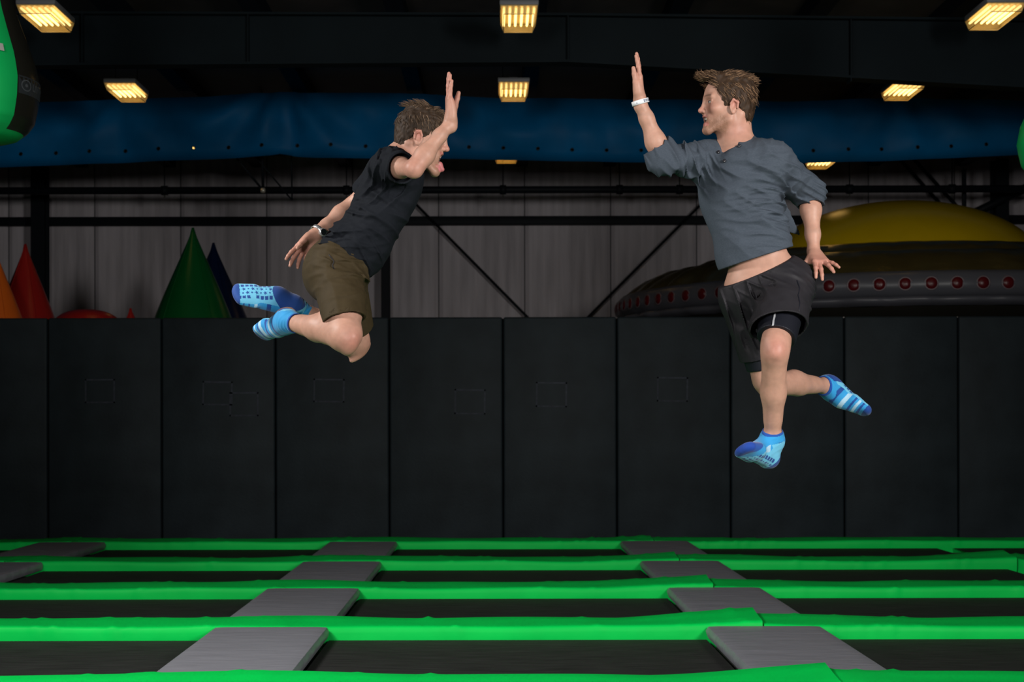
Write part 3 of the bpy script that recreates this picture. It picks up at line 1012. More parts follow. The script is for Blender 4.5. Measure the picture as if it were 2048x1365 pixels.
def arm(sh, el, wr, sc=1.0, back=None):
    sh, el, wr = map(lambda q: np.asarray(q, float), (sh, el, wr))
    P = [rc(sh, sh+(el-sh)*.45, .056*sc, .051*sc, .03), rc(sh+(el-sh)*.4, el, .050*sc, .041*sc, .03)]
    f = wr-el
    P += [rc(el, el+f*.28, .040*sc, .0455*sc, .03), rc(el+f*.28, el+f*.7, .0455*sc, .034*sc, .03), rc(el+f*.7, wr, .034*sc, .0265*sc, .02)]
    return P
def leg(hip, kn, an, calfdir, sc=1.0):
    hip, kn, an = map(lambda q: np.asarray(q, float), (hip, kn, an))
    t = kn-hip; f = an-kn; c = unit(calfdir)
    P = [rc(hip, hip+t*.5, .090*sc, .079*sc, .04), rc(hip+t*.5, kn-t*.06, .079*sc, .058*sc, .04),
         rc(kn-t*.08-c*.006, kn+f*.05-c*.008, .055*sc, .050*sc, .03),
         rc(kn+f*.05, kn+f*.5, .049*sc, .043*sc, .03), rc(kn+f*.5, an, .043*sc, .033*sc, .03)]
    P.append(rc(kn+f*.12+c*.012, kn+f*.42+c*.018, .042*sc, .044*sc, .035))
    P.append(rc(kn+f*.42+c*.018, kn+f*.75+c*.006, .043*sc, .030*sc, .03))
    P.append(ell(kn-c*.036*sc, [unit(f), c, unit(np.cross(f, c))], np.array((.030, .022, .027))*sc, .02))
    return P
def foot(A, H, T, n, sc=1.0, g=0.0):
    "ankle, back of the heel, tip of the toes, normal out of the sole; g grows it (sock)"
    A, H, T = map(lambda q: np.asarray(q, float), (A, H, T))
    f = unit(T-H); n = unit(np.asarray(n)-f*np.dot(n, f)); s = np.cross(f, n); L = np.linalg.norm(T-H)
    at = lambda u, v, w: H + f*u*L - n*w + s*v
    P = [rc(at(.13, 0, .032), at(.16, 0, .04), .031+g, .032+g, .03),
         rc(A, at(.17, 0, .045), .035+g, .034+g, .03),
         rc(A+f*.01, at(.42, 0, .042), .034+g, .031+g, .04),
         rc(at(.2, 0, .028), at(.66, 0, .024), .027+g, .023+g, .03),
         rc(at(.42, 0, .042), at(.70, 0, .024), .031+g, .023+g, .03)]
    for v, l, r in ((.030, .90, .013), (.014, .93, .0125), (-.004, .915, .012), (-.020, .89, .0115), (-.034, .85, .011)):
        P.append(rc(at(.62, v*.85, .022), at(l, v, .015), .020+g, r+g, .018))
    return P, (H, f, n, s, L)

def head_frame(o, fwd, up, sc):
    f = unit(fwd); u = unit(np.asarray(up)-f*np.dot(up, f)); l = np.cross(u, f)
    R = np.stack([f, l, u])                    # rows
    return dict(o=np.asarray(o, float), R=R, sc=sc)
def hp(h, x, y, z): return h['o'] + (h['R'].T @ np.array((x, y, z), float))*h['sc']
def hloc(h, V): return ((V-h['o']) @ h['R'].T)/h['sc']
def head_prims(h, mouth=.5, tongue=False, neck=None):
    s = h['sc']; R = h['R']
    E = lambda c, r, k=.02, op='u', axes=None: ell(hp(h, *c), R if axes is None else axes @ R, np.array(r)*s, k*s, op)
    C = lambda a, b, ra, rb, k=.012, op='u': rc(hp(h, *a), hp(h, *b), ra*s, rb*s, k*s, op)
    j = .036*mouth             # jaw drop
    P = [E((.010, 0, .042), (.099, .075, .089)), E((-.03, 0, .03), (.062, .068, .07), .03),
         E((.046, 0, -.012), (.058, .060, .064), .03),
         E((.042, 0, -.046-j*.5), (.047, .046, .040), .03)]
    for y in (-1, 1):
        P += [C((.010, y*.056, -.026), (.014, y*.053, -.050-j*.4), .012, .013, .025), C((.014, y*.053, -.050-j*.4), (.089, y*.015, -.079-j), .013, .014, .022),
              E((.074, y*.042, -.016), (.022, .021, .018), .018),
              C((.099, y*.010, .030), (.088, y*.046, .033), .0085, .007, .014),
              E((.110, y*.032, .011), (.020, .017, .0115), .012, 's'),
              E((.0855, y*.032, .011), (.0135, .0145, .0125), .003),
              C((.0955, y*.018, .0165), (.089, y*.047, .0155), .0036, .0034, .004),
              C((.0955, y*.019, .0040), (.090, y*.045, .0055), .0032, .003, .004)]
    P += [C((.102, 0, .022), (.117, 0, -.016), .0085, .0095, .012), E((.1195, 0, -.0195), (.0125, .0120, .0105), .009)]
    for y in (-1, 1):
        P += [E((.1085, y*.0125, -.0235), (.0105, .0075, .008), .006), E((.111, y*.007, -.0315), (.005, .003, .004), .003, 's')]
    # mouth: lips around an open cavity, teeth behind the upper lip
    lo = -.053-j*.92
    P += [E((.088, 0, -.046-j*.4), (.019, .030, .018+j*.45), .018)]
    P += [C((.1045, -.008, -.0415), (.1045, .008, -.0415), .0056, .0056, .006), C((.1045, .008, -.0415), (.092, .024, -.046-j*.25), .0055, .0035, .005), C((.1045, -.008, -.0415), (.092, -.024, -.046-j*.25), .0055, .0035, .005),
          C((.101-j*.15, -.008, lo-.005), (.101-j*.15, .008, lo-.005), .0066, .0066, .006), C((.101-j*.15, .008, lo-.005), (.090, .023, -.048-j*.38), .006, .0035, .005), C((.101-j*.15, -.008, lo-.005), (.090, -.023, -.048-j*.38), .006, .0035, .005)]
    if mouth > .15:
        P += [E((.100, 0, -.0475-j*.45), (.026, .0205, .002+j*.50), .004, 's')]
        for y in (-.0135, -.0085, -.003, .003, .0085, .0135):
            P.append(C((.0965-abs(y)*.5, y, -.042), (.0965-abs(y)*.5, y, -.0505), .0034, .0032, .0012))
        if tongue:
            P += [C((.07, 0, lo+.004), (.104, 0, lo+.003), .014, .0125, .008), C((.104, 0, lo+.003), (.119, 0, lo-.012), .0125, .009, .008)]
        else:
            P += [C((.06, 0, lo+.0), (.086, 0, lo+.000), .011, .009, .004)]
    P += [E((.093, 0, -.079-j), (.018, .020, .0155), .018)]
    # ears
    EX = .014
    for y in (-1, 1):
        EZ = -.010
        ax = np.stack([unit((.95, y*.12, .25)), unit((-.18, y*1, 0)), unit((-.25, 0, 1))])
        P += [E((-.010+EX, y*.079, .002*.9+EZ), (.018, .0065, .030), .008, axes=ax), E((-.004+EX, y*.0865, .002*.9+EZ), (.0095, .006, .016), .005, 's', axes=ax),
              C((-.004+EX, y*.086, .029*.9+EZ), (-.022+EX, y*.090, .016*.9+EZ), .0042, .0046, .005), C((-.022+EX, y*.090, .016*.9+EZ), (-.021+EX, y*.088, -.008*.9+EZ), .0046, .0042, .005), C((-.004+EX, y*.086, .029*.9+EZ), (.006+EX, y*.081, .012*.9+EZ), .0042, .0036, .005),
              E((-.006+EX, y*.080, -.025*.9+EZ), (.008, .006, .009), .006), E((.006+EX, y*.079, -.004*.9+EZ), (.004, .004, .006), .005)]
    if neck is not None:
        P += [rc(hp(h, -.028, 0, -.045), neck, .056*s, .062*s, .03), rc(hp(h, .012, 0, -.065), np.asarray(neck)+R[0]*.012, .044*s, .056*s, .03)]
        for y in (-1, 1):
            P.append(rc(hp(h, -.030, y*.055, -.035), np.asarray(neck)+R[0]*.045+R[1]*y*.018, .014, .013, .02))
        P.append(E((.036, 0, -.112-j*.3), (.012, .011, .013), .012))
    return P
def mixc(C, m, col):
    m = np.clip(m, 0, 1)[:, None]
    C[:] = C*(1-m)+np.asarray(col)*m
def head_colour(h, V, N, stub=.6, mouth=.5, tongue=False, redhead=False):
    p = hloc(h, V); x, y, z = p.T
    j = .036*mouth
    C = np.tile(SK, (len(V), 1))
    g = lambda cx, cy, cz, r: np.exp(-(((x-cx)**2+(np.abs(y)-cy)**2+(z-cz)**2)/r**2))
    mixc(C, .55*g(.085, .04, -.015, .024), SKR); mixc(C, .75*g(.122, .0, -.02, .017), SKR)
    mixc(C, .8*g(.002, .088, .005, .026)*(np.abs(y) > .074), SKR*1.08)
    mixc(C, .45*g(-.02, .04, -.1, .05), SKR)
    # stubble on jaw, chin and upper lip
    nz = .75+.25*snoise(x, y, z, 700, 3)
    jaw = np.clip((-.026-z)/.02, 0, 1)*np.clip((x-.0)/.02, 0, 1)*np.clip((z+.110+j)/.02, 0, 1)
    jaw = jaw*np.clip((x-.012-.55*np.maximum(0, (z+.075)))/.02+.2, 0, 1)
    jaw *= 1-np.clip(1.5*g(.075, .04, -.028, .022), 0, 1)
    mixc(C, stub*jaw*nz, np.array((.17, .085, .045)))
    lo = -.053-j*.92
    lip = ((x > .084) & (np.abs(y) < .0265) & (((z < -.0375) & (z > -.0480-j*.1)) | ((z > lo-.0125) & (z < lo+.002)))).astype(float)
    lip *= np.clip((x-.088)/.006, 0, 1)
    mixc(C, .7*lip, np.array((.40, .13, .11)))
    if mouth > .15:
        inside = (np.abs(y) < .023) & (z < -.0445) & (z > lo-.004) & (x > .055) & (x < .1015)
        cav = inside & (((x-.100)/.028)**2+(y/.0225)**2+((z+.0475+j*.45)/(.005+j*.52))**2 < 1.0)
        mixc(C, .92*cav, np.array((.05, .012, .012)))
        teeth = (np.abs(y) < .0185) & (z < -.0405) & (z > -.0548) & (x > .084) & (x < .1012) & cav
        mixc(C, 1.0*teeth, np.array((.78, .74, .66)))
        if tongue:
            tg = (np.abs(y) < .015) & (x > .078) & (z < lo+.0165) & (z > lo-.024) & ((x > .1035) | cav)
            mixc(C, 1.0*tg, np.array((.48, .15, .15)))
    # eyes
    for sy in (-1, 1):
        e = p-np.array((.0855, sy*.032, .011))
        r = np.linalg.norm(e/np.array((.0137, .0147, .0127)), axis=1)
        eye = (np.abs(r-1) < .07) & (e[:, 0] > .004) & (e[:, 2] < .0030) & (e[:, 2] > -.0042) & (np.abs(e[:, 1]) < .0125)
        mixc(C, 1.0*eye, np.array((.40, .38, .36)))
        ir = np.hypot(e[:, 1], e[:, 2]+.0005)
        mixc(C, 1.0*(eye & (ir < .0056)), np.array((.07, .10, .13))); mixc(C, 1.0*(eye & (ir < .0026)), np.array((.005, .005, .005)))
        lash = (np.abs(r-1.08) < .16) & (np.abs(e[:, 2]-.0042) < .0018) & (e[:, 0] > .002) & (np.abs(e[:, 1]) < .014)
        mixc(C, .7*lash, np.array((.04, .02, .015)))
        br = np.clip(1-np.abs((z-.0365-.0015*np.sin(np.clip((np.abs(y)-.01)/.04, 0, 1)*3.14))/.0052), 0, 1)*(np.abs(y) > .010)*(np.abs(y) < .052)*(y*sy > 0)*(x > .06)
        mixc(C, .8*br*(.7+.3*nz), np.array((.10, .058, .032)))
    return C
def hair_region(p, style):
    x, y, z = p.T
    a = style
    z = z+.004*snoise(x, y, z, 170, 2); x = x+.004*snoise(x, y, z, 170, 9)
    cn, sn = a.get('tilt', (.768, .64))
    fr = cn*(x-a['ear'])-sn*(z-a['earz'])
    temple = a.get('temple', .0)
    fr = fr + temple*np.exp(-((np.abs(y)-.055)/.02)**2)*np.clip(z/.04, 0, 1)
    burn = (x > .012) & (x < .038) & (z < .03) & (z > a.get('burn', -.018)) & (np.abs(y) > .055)
    nape = (z > a['nape']) & ~((z < -.012) & (np.abs(y) > .02) & (x > -.018+(z+.012)*.8))
    return ((fr < 0) & nape & ~((np.abs(y) > .05) & (z < .022) & (x > -.016) & (x < .020))) | burn
def build_hair(h, style, name, parent, base, seed):
    s = h['sc']; R = h['R']
    lo = h['o']-.19; hi = h['o']+.19
    f = Field(lo, hi, .003)
    E = lambda c, r, k=.02, op='u': ell(hp(h, *c), R, np.array(r)*s, k*s, op)
    g = style['puff']
    prims = [E((.008, 0, .045), (.100+g, .078+g*.7, .092+g)), E((-.03, 0, .03), (.062+g, .071+g*.7, .072+g*.6), .03), E((-.04, 0, -.03), (.051, .064, .063), .03)]
    for c, r in style.get('lumps', []): prims.append(E(c, r, .015))
    f.run(prims)
    V, Q = f.mesh(1)
    p = hloc(h, V)
    lump = np.zeros(len(V), bool)
    for c, r in style.get('lumps', []):
        q = (p-np.array(c))/np.array(r); lump |= (q**2).sum(1) < 1.25
    m = hair_region(p, style) | lump
    Q = Q[m[Q].all(1)]
    used = np.zeros(len(V), bool); used[Q.ravel()] = True
    mp = np.cumsum(used)-1; V = V[used]; Q = mp[Q]; p = p[used]
    N = vnormals(V, Q)
    V = V + N*(.0018*snoise(p[:, 0], p[:, 1]*1.0, p[:, 2], 260, seed))[:, None]
    r = np.random.default_rng(seed)
    C0 = np.tile(np.array(style['dark']), (len(V), 1))*(1+.35*snoise(p[:, 0]*3, p[:, 1]*3, p[:, 2], 150, seed+2))[:, None]
    VV = [V]; QQ = [Q]; CC = [np.clip(C0, .003, 1)]
    base_i = len(V)
    n = style['n']
    pick = r.choice(len(V), n)
    Nl = N @ R.T
    cl_v = []; cl_q = []; cl_c = []
    for i in pick:
        q = p[i]; nn = Nl[i]
        L, flow, lift, wdt, curl = style['flow'](q, r)
        d = unit(np.asarray(flow, float)); d = d-nn*np.dot(d, nn)*.8; d = unit(d+nn*lift+r.normal(size=3)*.12)
        side = unit(np.cross(d, nn)+1e-6)
        tone = r.uniform(0, 1)**1.5
        col = np.array(style['dark'])*(1-tone)+np.array(style['light'])*tone
        pts = []; pos = q-nn*.004; dirv = d
        ns = 5
        for k in range(ns+1):
            pts.append(pos.copy())
            pos = pos+dirv*L/ns
            dirv = unit(dirv+np.asarray(curl)*.25/ns*3-nn*style.get('hug', .05))
        for k, q2 in enumerate(pts):
            w = wdt*(1-k/ns)**.7+.0003
            up_ = np.cross(side, d)
            for a in (0, 2.09, 4.19):
                cl_v.append(q2+side*w*math.cos(a)+up_*w*.6*math.sin(a)); cl_c.append(col*(.75+.25*k/ns))
        b = len(cl_v)-(ns+1)*3
        for k in range(ns):
            for a in range(3):
                cl_q.append((b+k*3+a, b+k*3+(a+1) % 3, b+(k+1)*3+(a+1) % 3, b+(k+1)*3+a))
    cv = np.array(cl_v)*s @ R + h['o']
    VV.append(cv); QQ.append(np.array(cl_q)+base_i); CC.append(np.array(cl_c))
    me = np_mesh(name, np.concatenate(VV)-base, np.concatenate(QQ), np.concatenate(CC))
    return link_mesh(name, me, M_hair, parent)

def cloth(name, prims, lo, hi, res, m, parent, base, folds=None, cuts=(), post=(), smooth=2):
    f = Field(lo, hi, res)
    f.run(prims)
    if folds: f.displace(folds)
    for p0, n in cuts: f.cut(p0, unit(n))
    f.run(post)
    V, Q = f.mesh(smooth)
    return link_mesh(name, np_mesh(name, V-base, Q), m, parent), V, Q

def star(u, v, r):
    a = np.arctan2(v, u); rr = np.hypot(u, v)
    k = np.abs(((a*5/(2*np.pi)) % 1)-.5)*2        # 0 at valley .. 1 at the tip
    return rr < r*(.42+.58*k**1.4)
SL = np.array((.022, .26, .56)); SLP = np.array((.16, .50, .68)); SD = np.array((.006, .035, .22)); SW = np.array((.38, .58, .72))
def sock(A, cuff, H, T, n, parent, base, label=None, stripes=(), flipstar=1, cufflen=1.0):
    P, (H, f, n, s, L) = foot(A, H, T, n, g=.0035)
    A = np.asarray(A, float); cuff = np.asarray(cuff, float)
    cn = unit(cuff-A)
    P.append(flatend(A, cuff, .038, .0385, cn, .02))
    allp = np.array([A, cuff, H, T])
    fl = Field(allp.min(0)-.08, allp.max(0)+.08, .0021)
    fl.run(P)
    fl.displace(mk_folds([(A+(cuff-A)*.4, .035, cn, .017, .0016, 0)], .0006, 5), .012)
    fl.run([flatend(cuff-cn*.03, cuff+cn*.004, .0355, .0355, cn, .002, 's')])
    V, Q = fl.mesh(1)
    N = vnormals(V, Q)
    r = V-H
    u = r@f/L; v = r@s; w = -(r@n)
    nn = N@n
    C = np.tile(SL, (len(V), 1))
    C *= (1+.10*snoise(u*.4, v, w, 60, 4))[:, None]
    hC = ((V-A)@cn)/np.linalg.norm(cuff-A)
    sole = (nn > .42) & (hC < .3)
    mixc(C, .75*sole, SLP)
    # stripes round the instep and the side
    for (u0, u1, col) in stripes:
        m = (u > u0) & (u < u1) & ~sole & (hC < .35)
        mixc(C, .92*m, col)
    # heel and toe caps
    heel = (u*L + w*.8 < .050) & (w < .028)
    toe = u > .885
    mixc(C, .95*(heel | toe), SD)
    # printed grips on the sole
    gu = u*L; pat = np.zeros(len(V), bool)
    for i in range(9):
        for jv in range(4):
            cu = .066+.0175*i+.004*(jv % 2); cvv = -.027+.018*jv
            if i == 4 and jv in (0,): continue
            du, dv = gu-cu, v*flipstar-cvv
            if (i+jv) % 2 == 0 and 0 < jv < 3:
                pat |= star(du, dv, .0085)
            elif jv in (0, 3):
                pat |= (np.abs(du) < .0064) & (np.abs(dv) < .0062)
            else:
                pat |= np.hypot(du, dv) < .0035
    mixc(C, .95*(pat & sole & ~heel & ~toe), SD)
    # dark cuff edge
    mixc(C, .9*(hC > .88), SD*1.4)
    o = link_mesh('sock', np_mesh('sock', V-base, Q, C), M_sock, parent)
    if label: o['label'] = label
    return o

# ------------------------------------------------------------------ the men in mid-air
YM = 5.88
def PP(px, py, dy=0.0): return W(px, py, YM+dy)
X_ = np.array((1., 0, 0)); Y_ = np.array((0, 1., 0)); Z_ = np.array((0, 0, 1.))
def frame(up, fwd):
    u = unit(up); f = unit(np.asarray(fwd, float)-u*np.dot(fwd, u)); l = np.cross(u, f)
    return np.stack([l, f, u])          # rows: his left, forward, up
def skin_colour(V, reds):
    C = np.tile(SK, (len(V), 1))
    for c, r, a in reds:
        d2 = ((V-np.asarray(c))**2).sum(1)
        mixc(C, a*np.exp(-d2/r**2), SKR)
    return C
def make_body(name, parent, base, prims, boxes, reds, head=None, **hk):
    "one skin: coarse for trunk and limbs, fine for head and hands, all from one field"
    lo = np.min([p['lo'] for p in prims], 0)-.03; hi = np.max([p['hi'] for p in prims], 0)+.03
    parts = []
    V, Q = Field(lo, hi, .0048).run(prims).mesh(3)
    V, Q = drop_inside(V, Q, [(b[0], b[1]) for b in boxes], .009)
    parts.append((V, Q, skin_colour(V, reds)))
    for (bl, bh, res, kind) in boxes:
        V, Q = Field(bl, bh, res).run(prims).mesh(1)
        C = skin_colour(V, reds)
        if kind == 'head':
            C = head_colour(head, V, None, **hk)
        parts.append((V, Q, C))
    V, Q, C = join_meshes(parts)
    return link_mesh(name, np_mesh(name, V-base, Q, C), M_skin, parent)
def nail_prims(): return []

def box_at(pts, m):
    pts = np.array(pts); return pts.min(0)-m, pts.max(0)+m

# ============================================================ man in the grey henley (right)
base = PP(1545, 950, -.15)
man = empty('person', base)
tag(man, 'man in slate henley and black shorts leaping with one arm raised', 'person')
neck = PP(1478, 299, .02)
shR = PP(1412, 322, .07); elR = PP(1325, 317, -.05); wrR = PP(1281, 203, -.09)
shL = PP(1545, 325, -.06); elL = PP(1620, 388, .10); wrL = PP(1629, 507, .03)
pel = PP(1528, 566, .0)
hipL = PP(1571, 572, -.02); hipR = PP(1494, 596, .05)
knL = PP(1550, 700, -.30); anL = PP(1545, 884, -.13)
knR = PP(1536, 772, .10); anR = PP(1655, 773, .40)
H = head_frame(PP(1462, 216, .01), (-1, -.10, .03), (.03, -.02, 1), .97)
chest_f = frame(neck-pel, (-.55, -.83, 0))
pelv_f = frame((-.22, 0, .97), (-.3, -.95, 0))
chest_c = PP(1481, 388, .02); belly_c = PP(1506, 475, .0)
P = []
P += [ell(chest_c, chest_f, (.155, .100, .185), .05), ell(chest_c+(neck-chest_c)*.62, chest_f, (.145, .075, .075), .06),
      ell(belly_c, frame(neck-pel, (-.45, -.9, 0)), (.128, .088, .15), .06), ell(pel, pelv_f, (.155, .105, .115), .06)]
P += [rc(shR, neck, .052, .045, .05), rc(shL, neck, .052, .045, .05)]
P += arm(shR, elR, wrR, .80) + arm(shL, elL, wrL, .82)
P += leg(hipL, knL, anL, (.05, 1, 0), .86) + leg(hipR, knR, anR, (.0, .2, 1), .88)
P += hand(wrR, (-.02, -.02, 1), (-1, .05, 0), (0, -1, 0), [(6, 4, 4), (3, 4, 3), (1, 3, 3), (-4, 3, 3)], thumb=(.95, .16, .20), thumb_curl=.3, spread=(3, 1, -2, -9), sc=.97)
P += hand(wrL+np.array((0, -.005, -.006)), (.10, -.88, -.46), (-.08, .42, -.9), (-1, 0, 0), [(16, 20, 12), (18, 14, 10), (-2, 12, 10), (-8, 12, 10)], spread=(6, 2, -15, -30), thumb=(.62, .62, .35), sc=.95)
fL, _ = foot(anL, PP(1551, 938, -.10), PP(1484, 904, -.30), (.12, -.45, -.88), g=-.002)
fR, _ = foot(anR, PP(1663, 757, .43), PP(1744, 826, .37), (.5, .25, .85), g=-.002)
P += fL + fR
hd = head_prims(H, mouth=.50, neck=neck)
P += hd
boxes = [(H['o']-np.array((.16, .13, .165)), H['o']+np.array((.15, .13, .15)), .0019, 'head'),
         (*box_at([wrR, wrR+Z_*.19], .06), .0023, 'hand'), (*box_at([wrL+np.array((.02, -.08, -.04))], .13), .0023, 'hand')]
reds = [(knL-Y_*.05, .05, .6), (wrR+Z_*.1, .06, .55), (wrL+np.array((.02, -.1, -.06)), .09, .6), (wrR+Z_*.17, .05, .4), (elL, .05, .4), (neck, .06, .3)]
make_body('body', man, base, P, boxes, reds, head=H, stub=.7, mouth=.50)

# hair: brushed up and forward, short and combed down at the back
def flowR(q, r):
    x, y, z = q
    if z > .095 or (x > .06 and z > .06):
        if x > .05: return r.uniform(.026, .042), (.75, 0, .35), .22, .0026, (.05, 0, -.15)
        return r.uniform(.022, .036), (-.8, 0, .35), .25, .0024, (-.2, 0, -.1)
    if z > .03: return r.uniform(.020, .034), (-.55, 0, -.75), .22, .0021, (-.1, 0, -.15)
    return r.uniform(.010, .018), (-.25, 0, -1), .10, .0015, (0, 0, -.1)
build_hair(H, dict(ear=.042, earz=-.005, tilt=(.889, .459), nape=-.082, puff=.006, temple=.0, burn=-.035, n=3200, dark=(.030, .016, .008), light=(.28, .165, .092), flow=flowR,  # random strand tones, spread wider to carry the hair's highlights and shadows
                   lumps=[((.065, 0, .112), (.045, .060, .026)), ((.098, 0, .112), (.028, .050, .018)), ((.0, 0, .112), (.075, .066, .030)), ((-.050, 0, .085), (.05, .062, .05))]), 'hair', man, base, 11)

# henley: trunk, rolled sleeves, open collar
hem_n = (.30, .02, -.954); hem_p = PP(1511, 519, .0)
SH = [ell(chest_c, chest_f, (.172, .117, .20), .05), ell(chest_c+(neck-chest_c)*.60, chest_f, (.165, .090, .082), .05),
      ell(belly_c, frame(neck-pel, (-.45, -.9, 0)), (.146, .106, .18), .06), ell(PP(1508, 515, .0), frame(neck-pel, (-.4, -.9, 0)), (.143, .112, .15), .05)]
SH += [rc(shR, neck+np.array((-.02, 0, -.02)), .064, .052, .05), rc(shL, neck+np.array((.02, 0, -.02)), .066, .052, .05)]
SH += [rc(shR, elR, .074, .060, .05)]
fR_ = wrR-elR; fL_ = wrL-elL
SH += [flatend(elR-unit(fR_)*.01, elR+fR_*.20, .056, .052, unit(unit(fR_)+np.array((-.55, 0, 0))*.5), .035)]
SH += [rc(shL, elL, .078, .062, .045), flatend(elL, elL+fL_*.20, .058, .052, fL_, .035)]
SH += [flatend(PP(1548, 425, .06), PP(1600, 471, .11), .065, .004, (1, 0, -1), .02, flat=(.25, 1, -.1), sq=.22)]          # flying shirt tail
nd_ = unit(H['o']-neck+np.array((-.01, 0, 0)))
SH += [flatend(neck-nd_*.05, neck+nd_*.016, .078, .070, nd_+np.array((-.25, -.25, 0)), .02)]
FR = [(PP(1562, 388, -.09), .09, (.35, 0, 1), .034, .008, .3), (PP(1530, 435, -.1), .08, (.12, 0, 1), .032, .006, .8), (PP(1550, 425, -.1), .06, (-.2, 0, 1), .04, .005, .1),
      (PP(1352, 312, -.02), .075, (1, 0, .55), .032, .010, .4), (PP(1395, 335, .0), .05, (.9, 0, .35), .032, .008, 1.2), (PP(1585, 365, -.02), .06, (.6, 0, -.8), .036, .007, 0), (PP(1622, 390, .08), .06, (.4, 0, 1), .026, .006, 0),
      (PP(1490, 350, -.1), .09, (.55, 0, .85), .05, .006, 1), (PP(1480, 470, -.1), .10, (.8, 0, .6), .09, .0035, .4), (PP(1520, 490, -.1), .08, (.3, 0, 1), .08, .004, .6), (PP(1545, 305, -.05), .05, (1, 0, -.4), .034, .004, .2)]
folds = mk_folds(FR, .0016, 21)
cp = PP(1462, 312, -.06)
post = [rc(PP(1456, 266, -.02), PP(1458, 286, -.11), .052, .034, .006, 's'), rc(PP(1451, 283, -.04), PP(1449, 283, -.24), .026, .026, .02, 's'), rc(PP(1446, 300, -.04), PP(1444, 300, -.24), .009, .009, .025, 's'), rc(neck, H['o'], .061, .061, .006, 's'),
        flatend(PP(1506, 500, 0), PP(1511, 530, 0), .115, .128, (0, 0, -1), .004, 's', flat=Y_, sq=.8),
        flatend(elR+fR_*.12, elR+fR_*.24, .047, .047, fR_, .003, 's'), flatend(elL+fL_*.12, elL+fL_*.24, .047, .047, fL_, .003, 's')]
lo = np.min([p['lo'] for p in SH], 0)-.03; hi = np.max([p['hi'] for p in SH], 0)+.03
shirt, V, Q = cloth('henley_shirt', SH, lo, hi, .0034, M_henley, man, base, folds, [(hem_p, hem_n)], post)
shirt['label'] = 'slate grey henley with pushed-up sleeves'
# buttons on the placket: rest on the shirt surface
def stick(V, px, py):
    "the point of a surface nearest the camera along one bearing"
    d = np.array(((px-CX)/FPX, 1, (CY-py)/FPX)); q = V-np.array((0, 0, CAMH))
    t = q@d/(d@d); r = np.linalg.norm(q-t[:, None]*d, axis=1)
    i = np.nonzero(r < .006)[0]
    return V[i[np.argmin(V[i, 1])]] if len(i) else V[np.argmin(r)]
for b in ((1436, 303), (1447, 322), (1477, 291)):
    c = stick(V, *b)
    o = MB().lathe([(0, .003), (.005, .003), (.007, .0015), (.007, -.002)], 14).build('button', M_button, shirt)
    o.location = c-base+np.array((0, -.005, 0)); o.rotation_euler = (math.radians(80), 0, math.radians(-20))

# shorts with tight liner
wn = (-.42, -.15, .89)
thL = knL-hipL; thR = knR-hipR
lhL = hipL+thL*.67; lhR = hipR+thR*.68
SHO = [ell(pel+np.array((0, 0, -.01)), pelv_f, (.172, .122, .13), .05), ell(PP(1535, 590, .03), pelv_f, (.168, .12, .10), .05),
       flatend(hipL, lhL, .112, .108, np.array((thL[0]+.12, thL[1]*.55, thL[2])), .04), flatend(hipR, lhR, .108, .085, thR, .04)]
FS = [(PP(1500, 620, -.08), .09, (1, 0, .35), .040, .008, .3), (PP(1495, 670, -.03), .06, (1, 0, .25), .028, .008, .1), (PP(1580, 610, -.12), .07, (.4, 0, .9), .05, .006, .7), (PP(1540, 560, -.1), .08, (.6, 0, .8), .045, .005, .2), (PP(1605, 580, -.05), .05, (.3, 0, 1), .032, .006, 0)]
post = [flatend(hipL+thL*.34, lhL+thL*.25, .100, .101, thL, .004, 's'), flatend(hipR+thR*.4, lhR+thR*.1, .082, .076, thR, .004, 's')]
lo = np.min([p['lo'] for p in SHO], 0)-.03; hi = np.max([p['hi'] for p in SHO], 0)+.03
sh, V, Q = cloth('shorts', SHO, lo, hi, .0036, M_blackshort, man, base, mk_folds(FS, .0016, 33), [(PP(1516, 543, .0), wn)], post)
sh['label'] = 'loose black running shorts'
def strip_on(V, pts, w, name, m, off=.003):
    mb = MB(); q = [stick(V, *p) for p in pts]
    vv = []
    for i, c in enumerate(q):
        vv += [c+np.array((-w, -off, 0)), c+np.array((w, -off, 0))]
    mb.add([v-base for v in vv], [(2*i, 2*i+1, 2*i+3, 2*i+2) for i in range(len(q)-1)], True)
    return mb.build(name, m, man)
strip_on(V, [(1597, 560), (1601, 575), (1599, 590), (1602, 605), (1601, 620), (1600, 634)], .0016, 'side_seam', M_liner).parent = sh
LIN = [flatend(hipL+thL*.2, hipL+thL*.83, .092, .074, np.array((thL[0], thL[1]*.6, thL[2])), .02), flatend(hipR+thR*.2, hipR+thR*.80, .080, .068, thR, .02)]
lo = np.min([p['lo'] for p in LIN], 0)-.02; hi = np.max([p['hi'] for p in LIN], 0)+.02
ln, V, Q = cloth('shorts_liner', LIN, lo, hi, .0036, M_liner, man, base, mk_folds([], .0008, 3), [])
strip_on(V, [(1549, 622), (1548, 632), (1547, 640), (1546, 648), (1544, 656)], .0035, 'reflective_stripe', M_stripe).parent = ln
# socks
STR = [(.36, .40, SD), (.46, .56, SW), (.62, .66, SD), (.70, .80, SW*.8), (.80, .83, SD)]
sock(anL, anL+unit(knL-anL)*.045, PP(1551, 938, -.10), PP(1484, 904, -.30), (.12, -.45, -.88), man, base, 'blue grip sock with navy toe, foot flexed', [(.42, .62, SW*.9), (.28, .33, SD)])
sock(anR, anR+unit(knR-anR)*.035, PP(1663, 757, .43), PP(1744, 826, .37), (.5, .25, .85), man, base, 'blue striped grip sock, foot trailing', [(.28, .36, SD), (.46, .54, SW), (.62, .66, SD), (.70, .75, SW), (.79, .83, SD)])
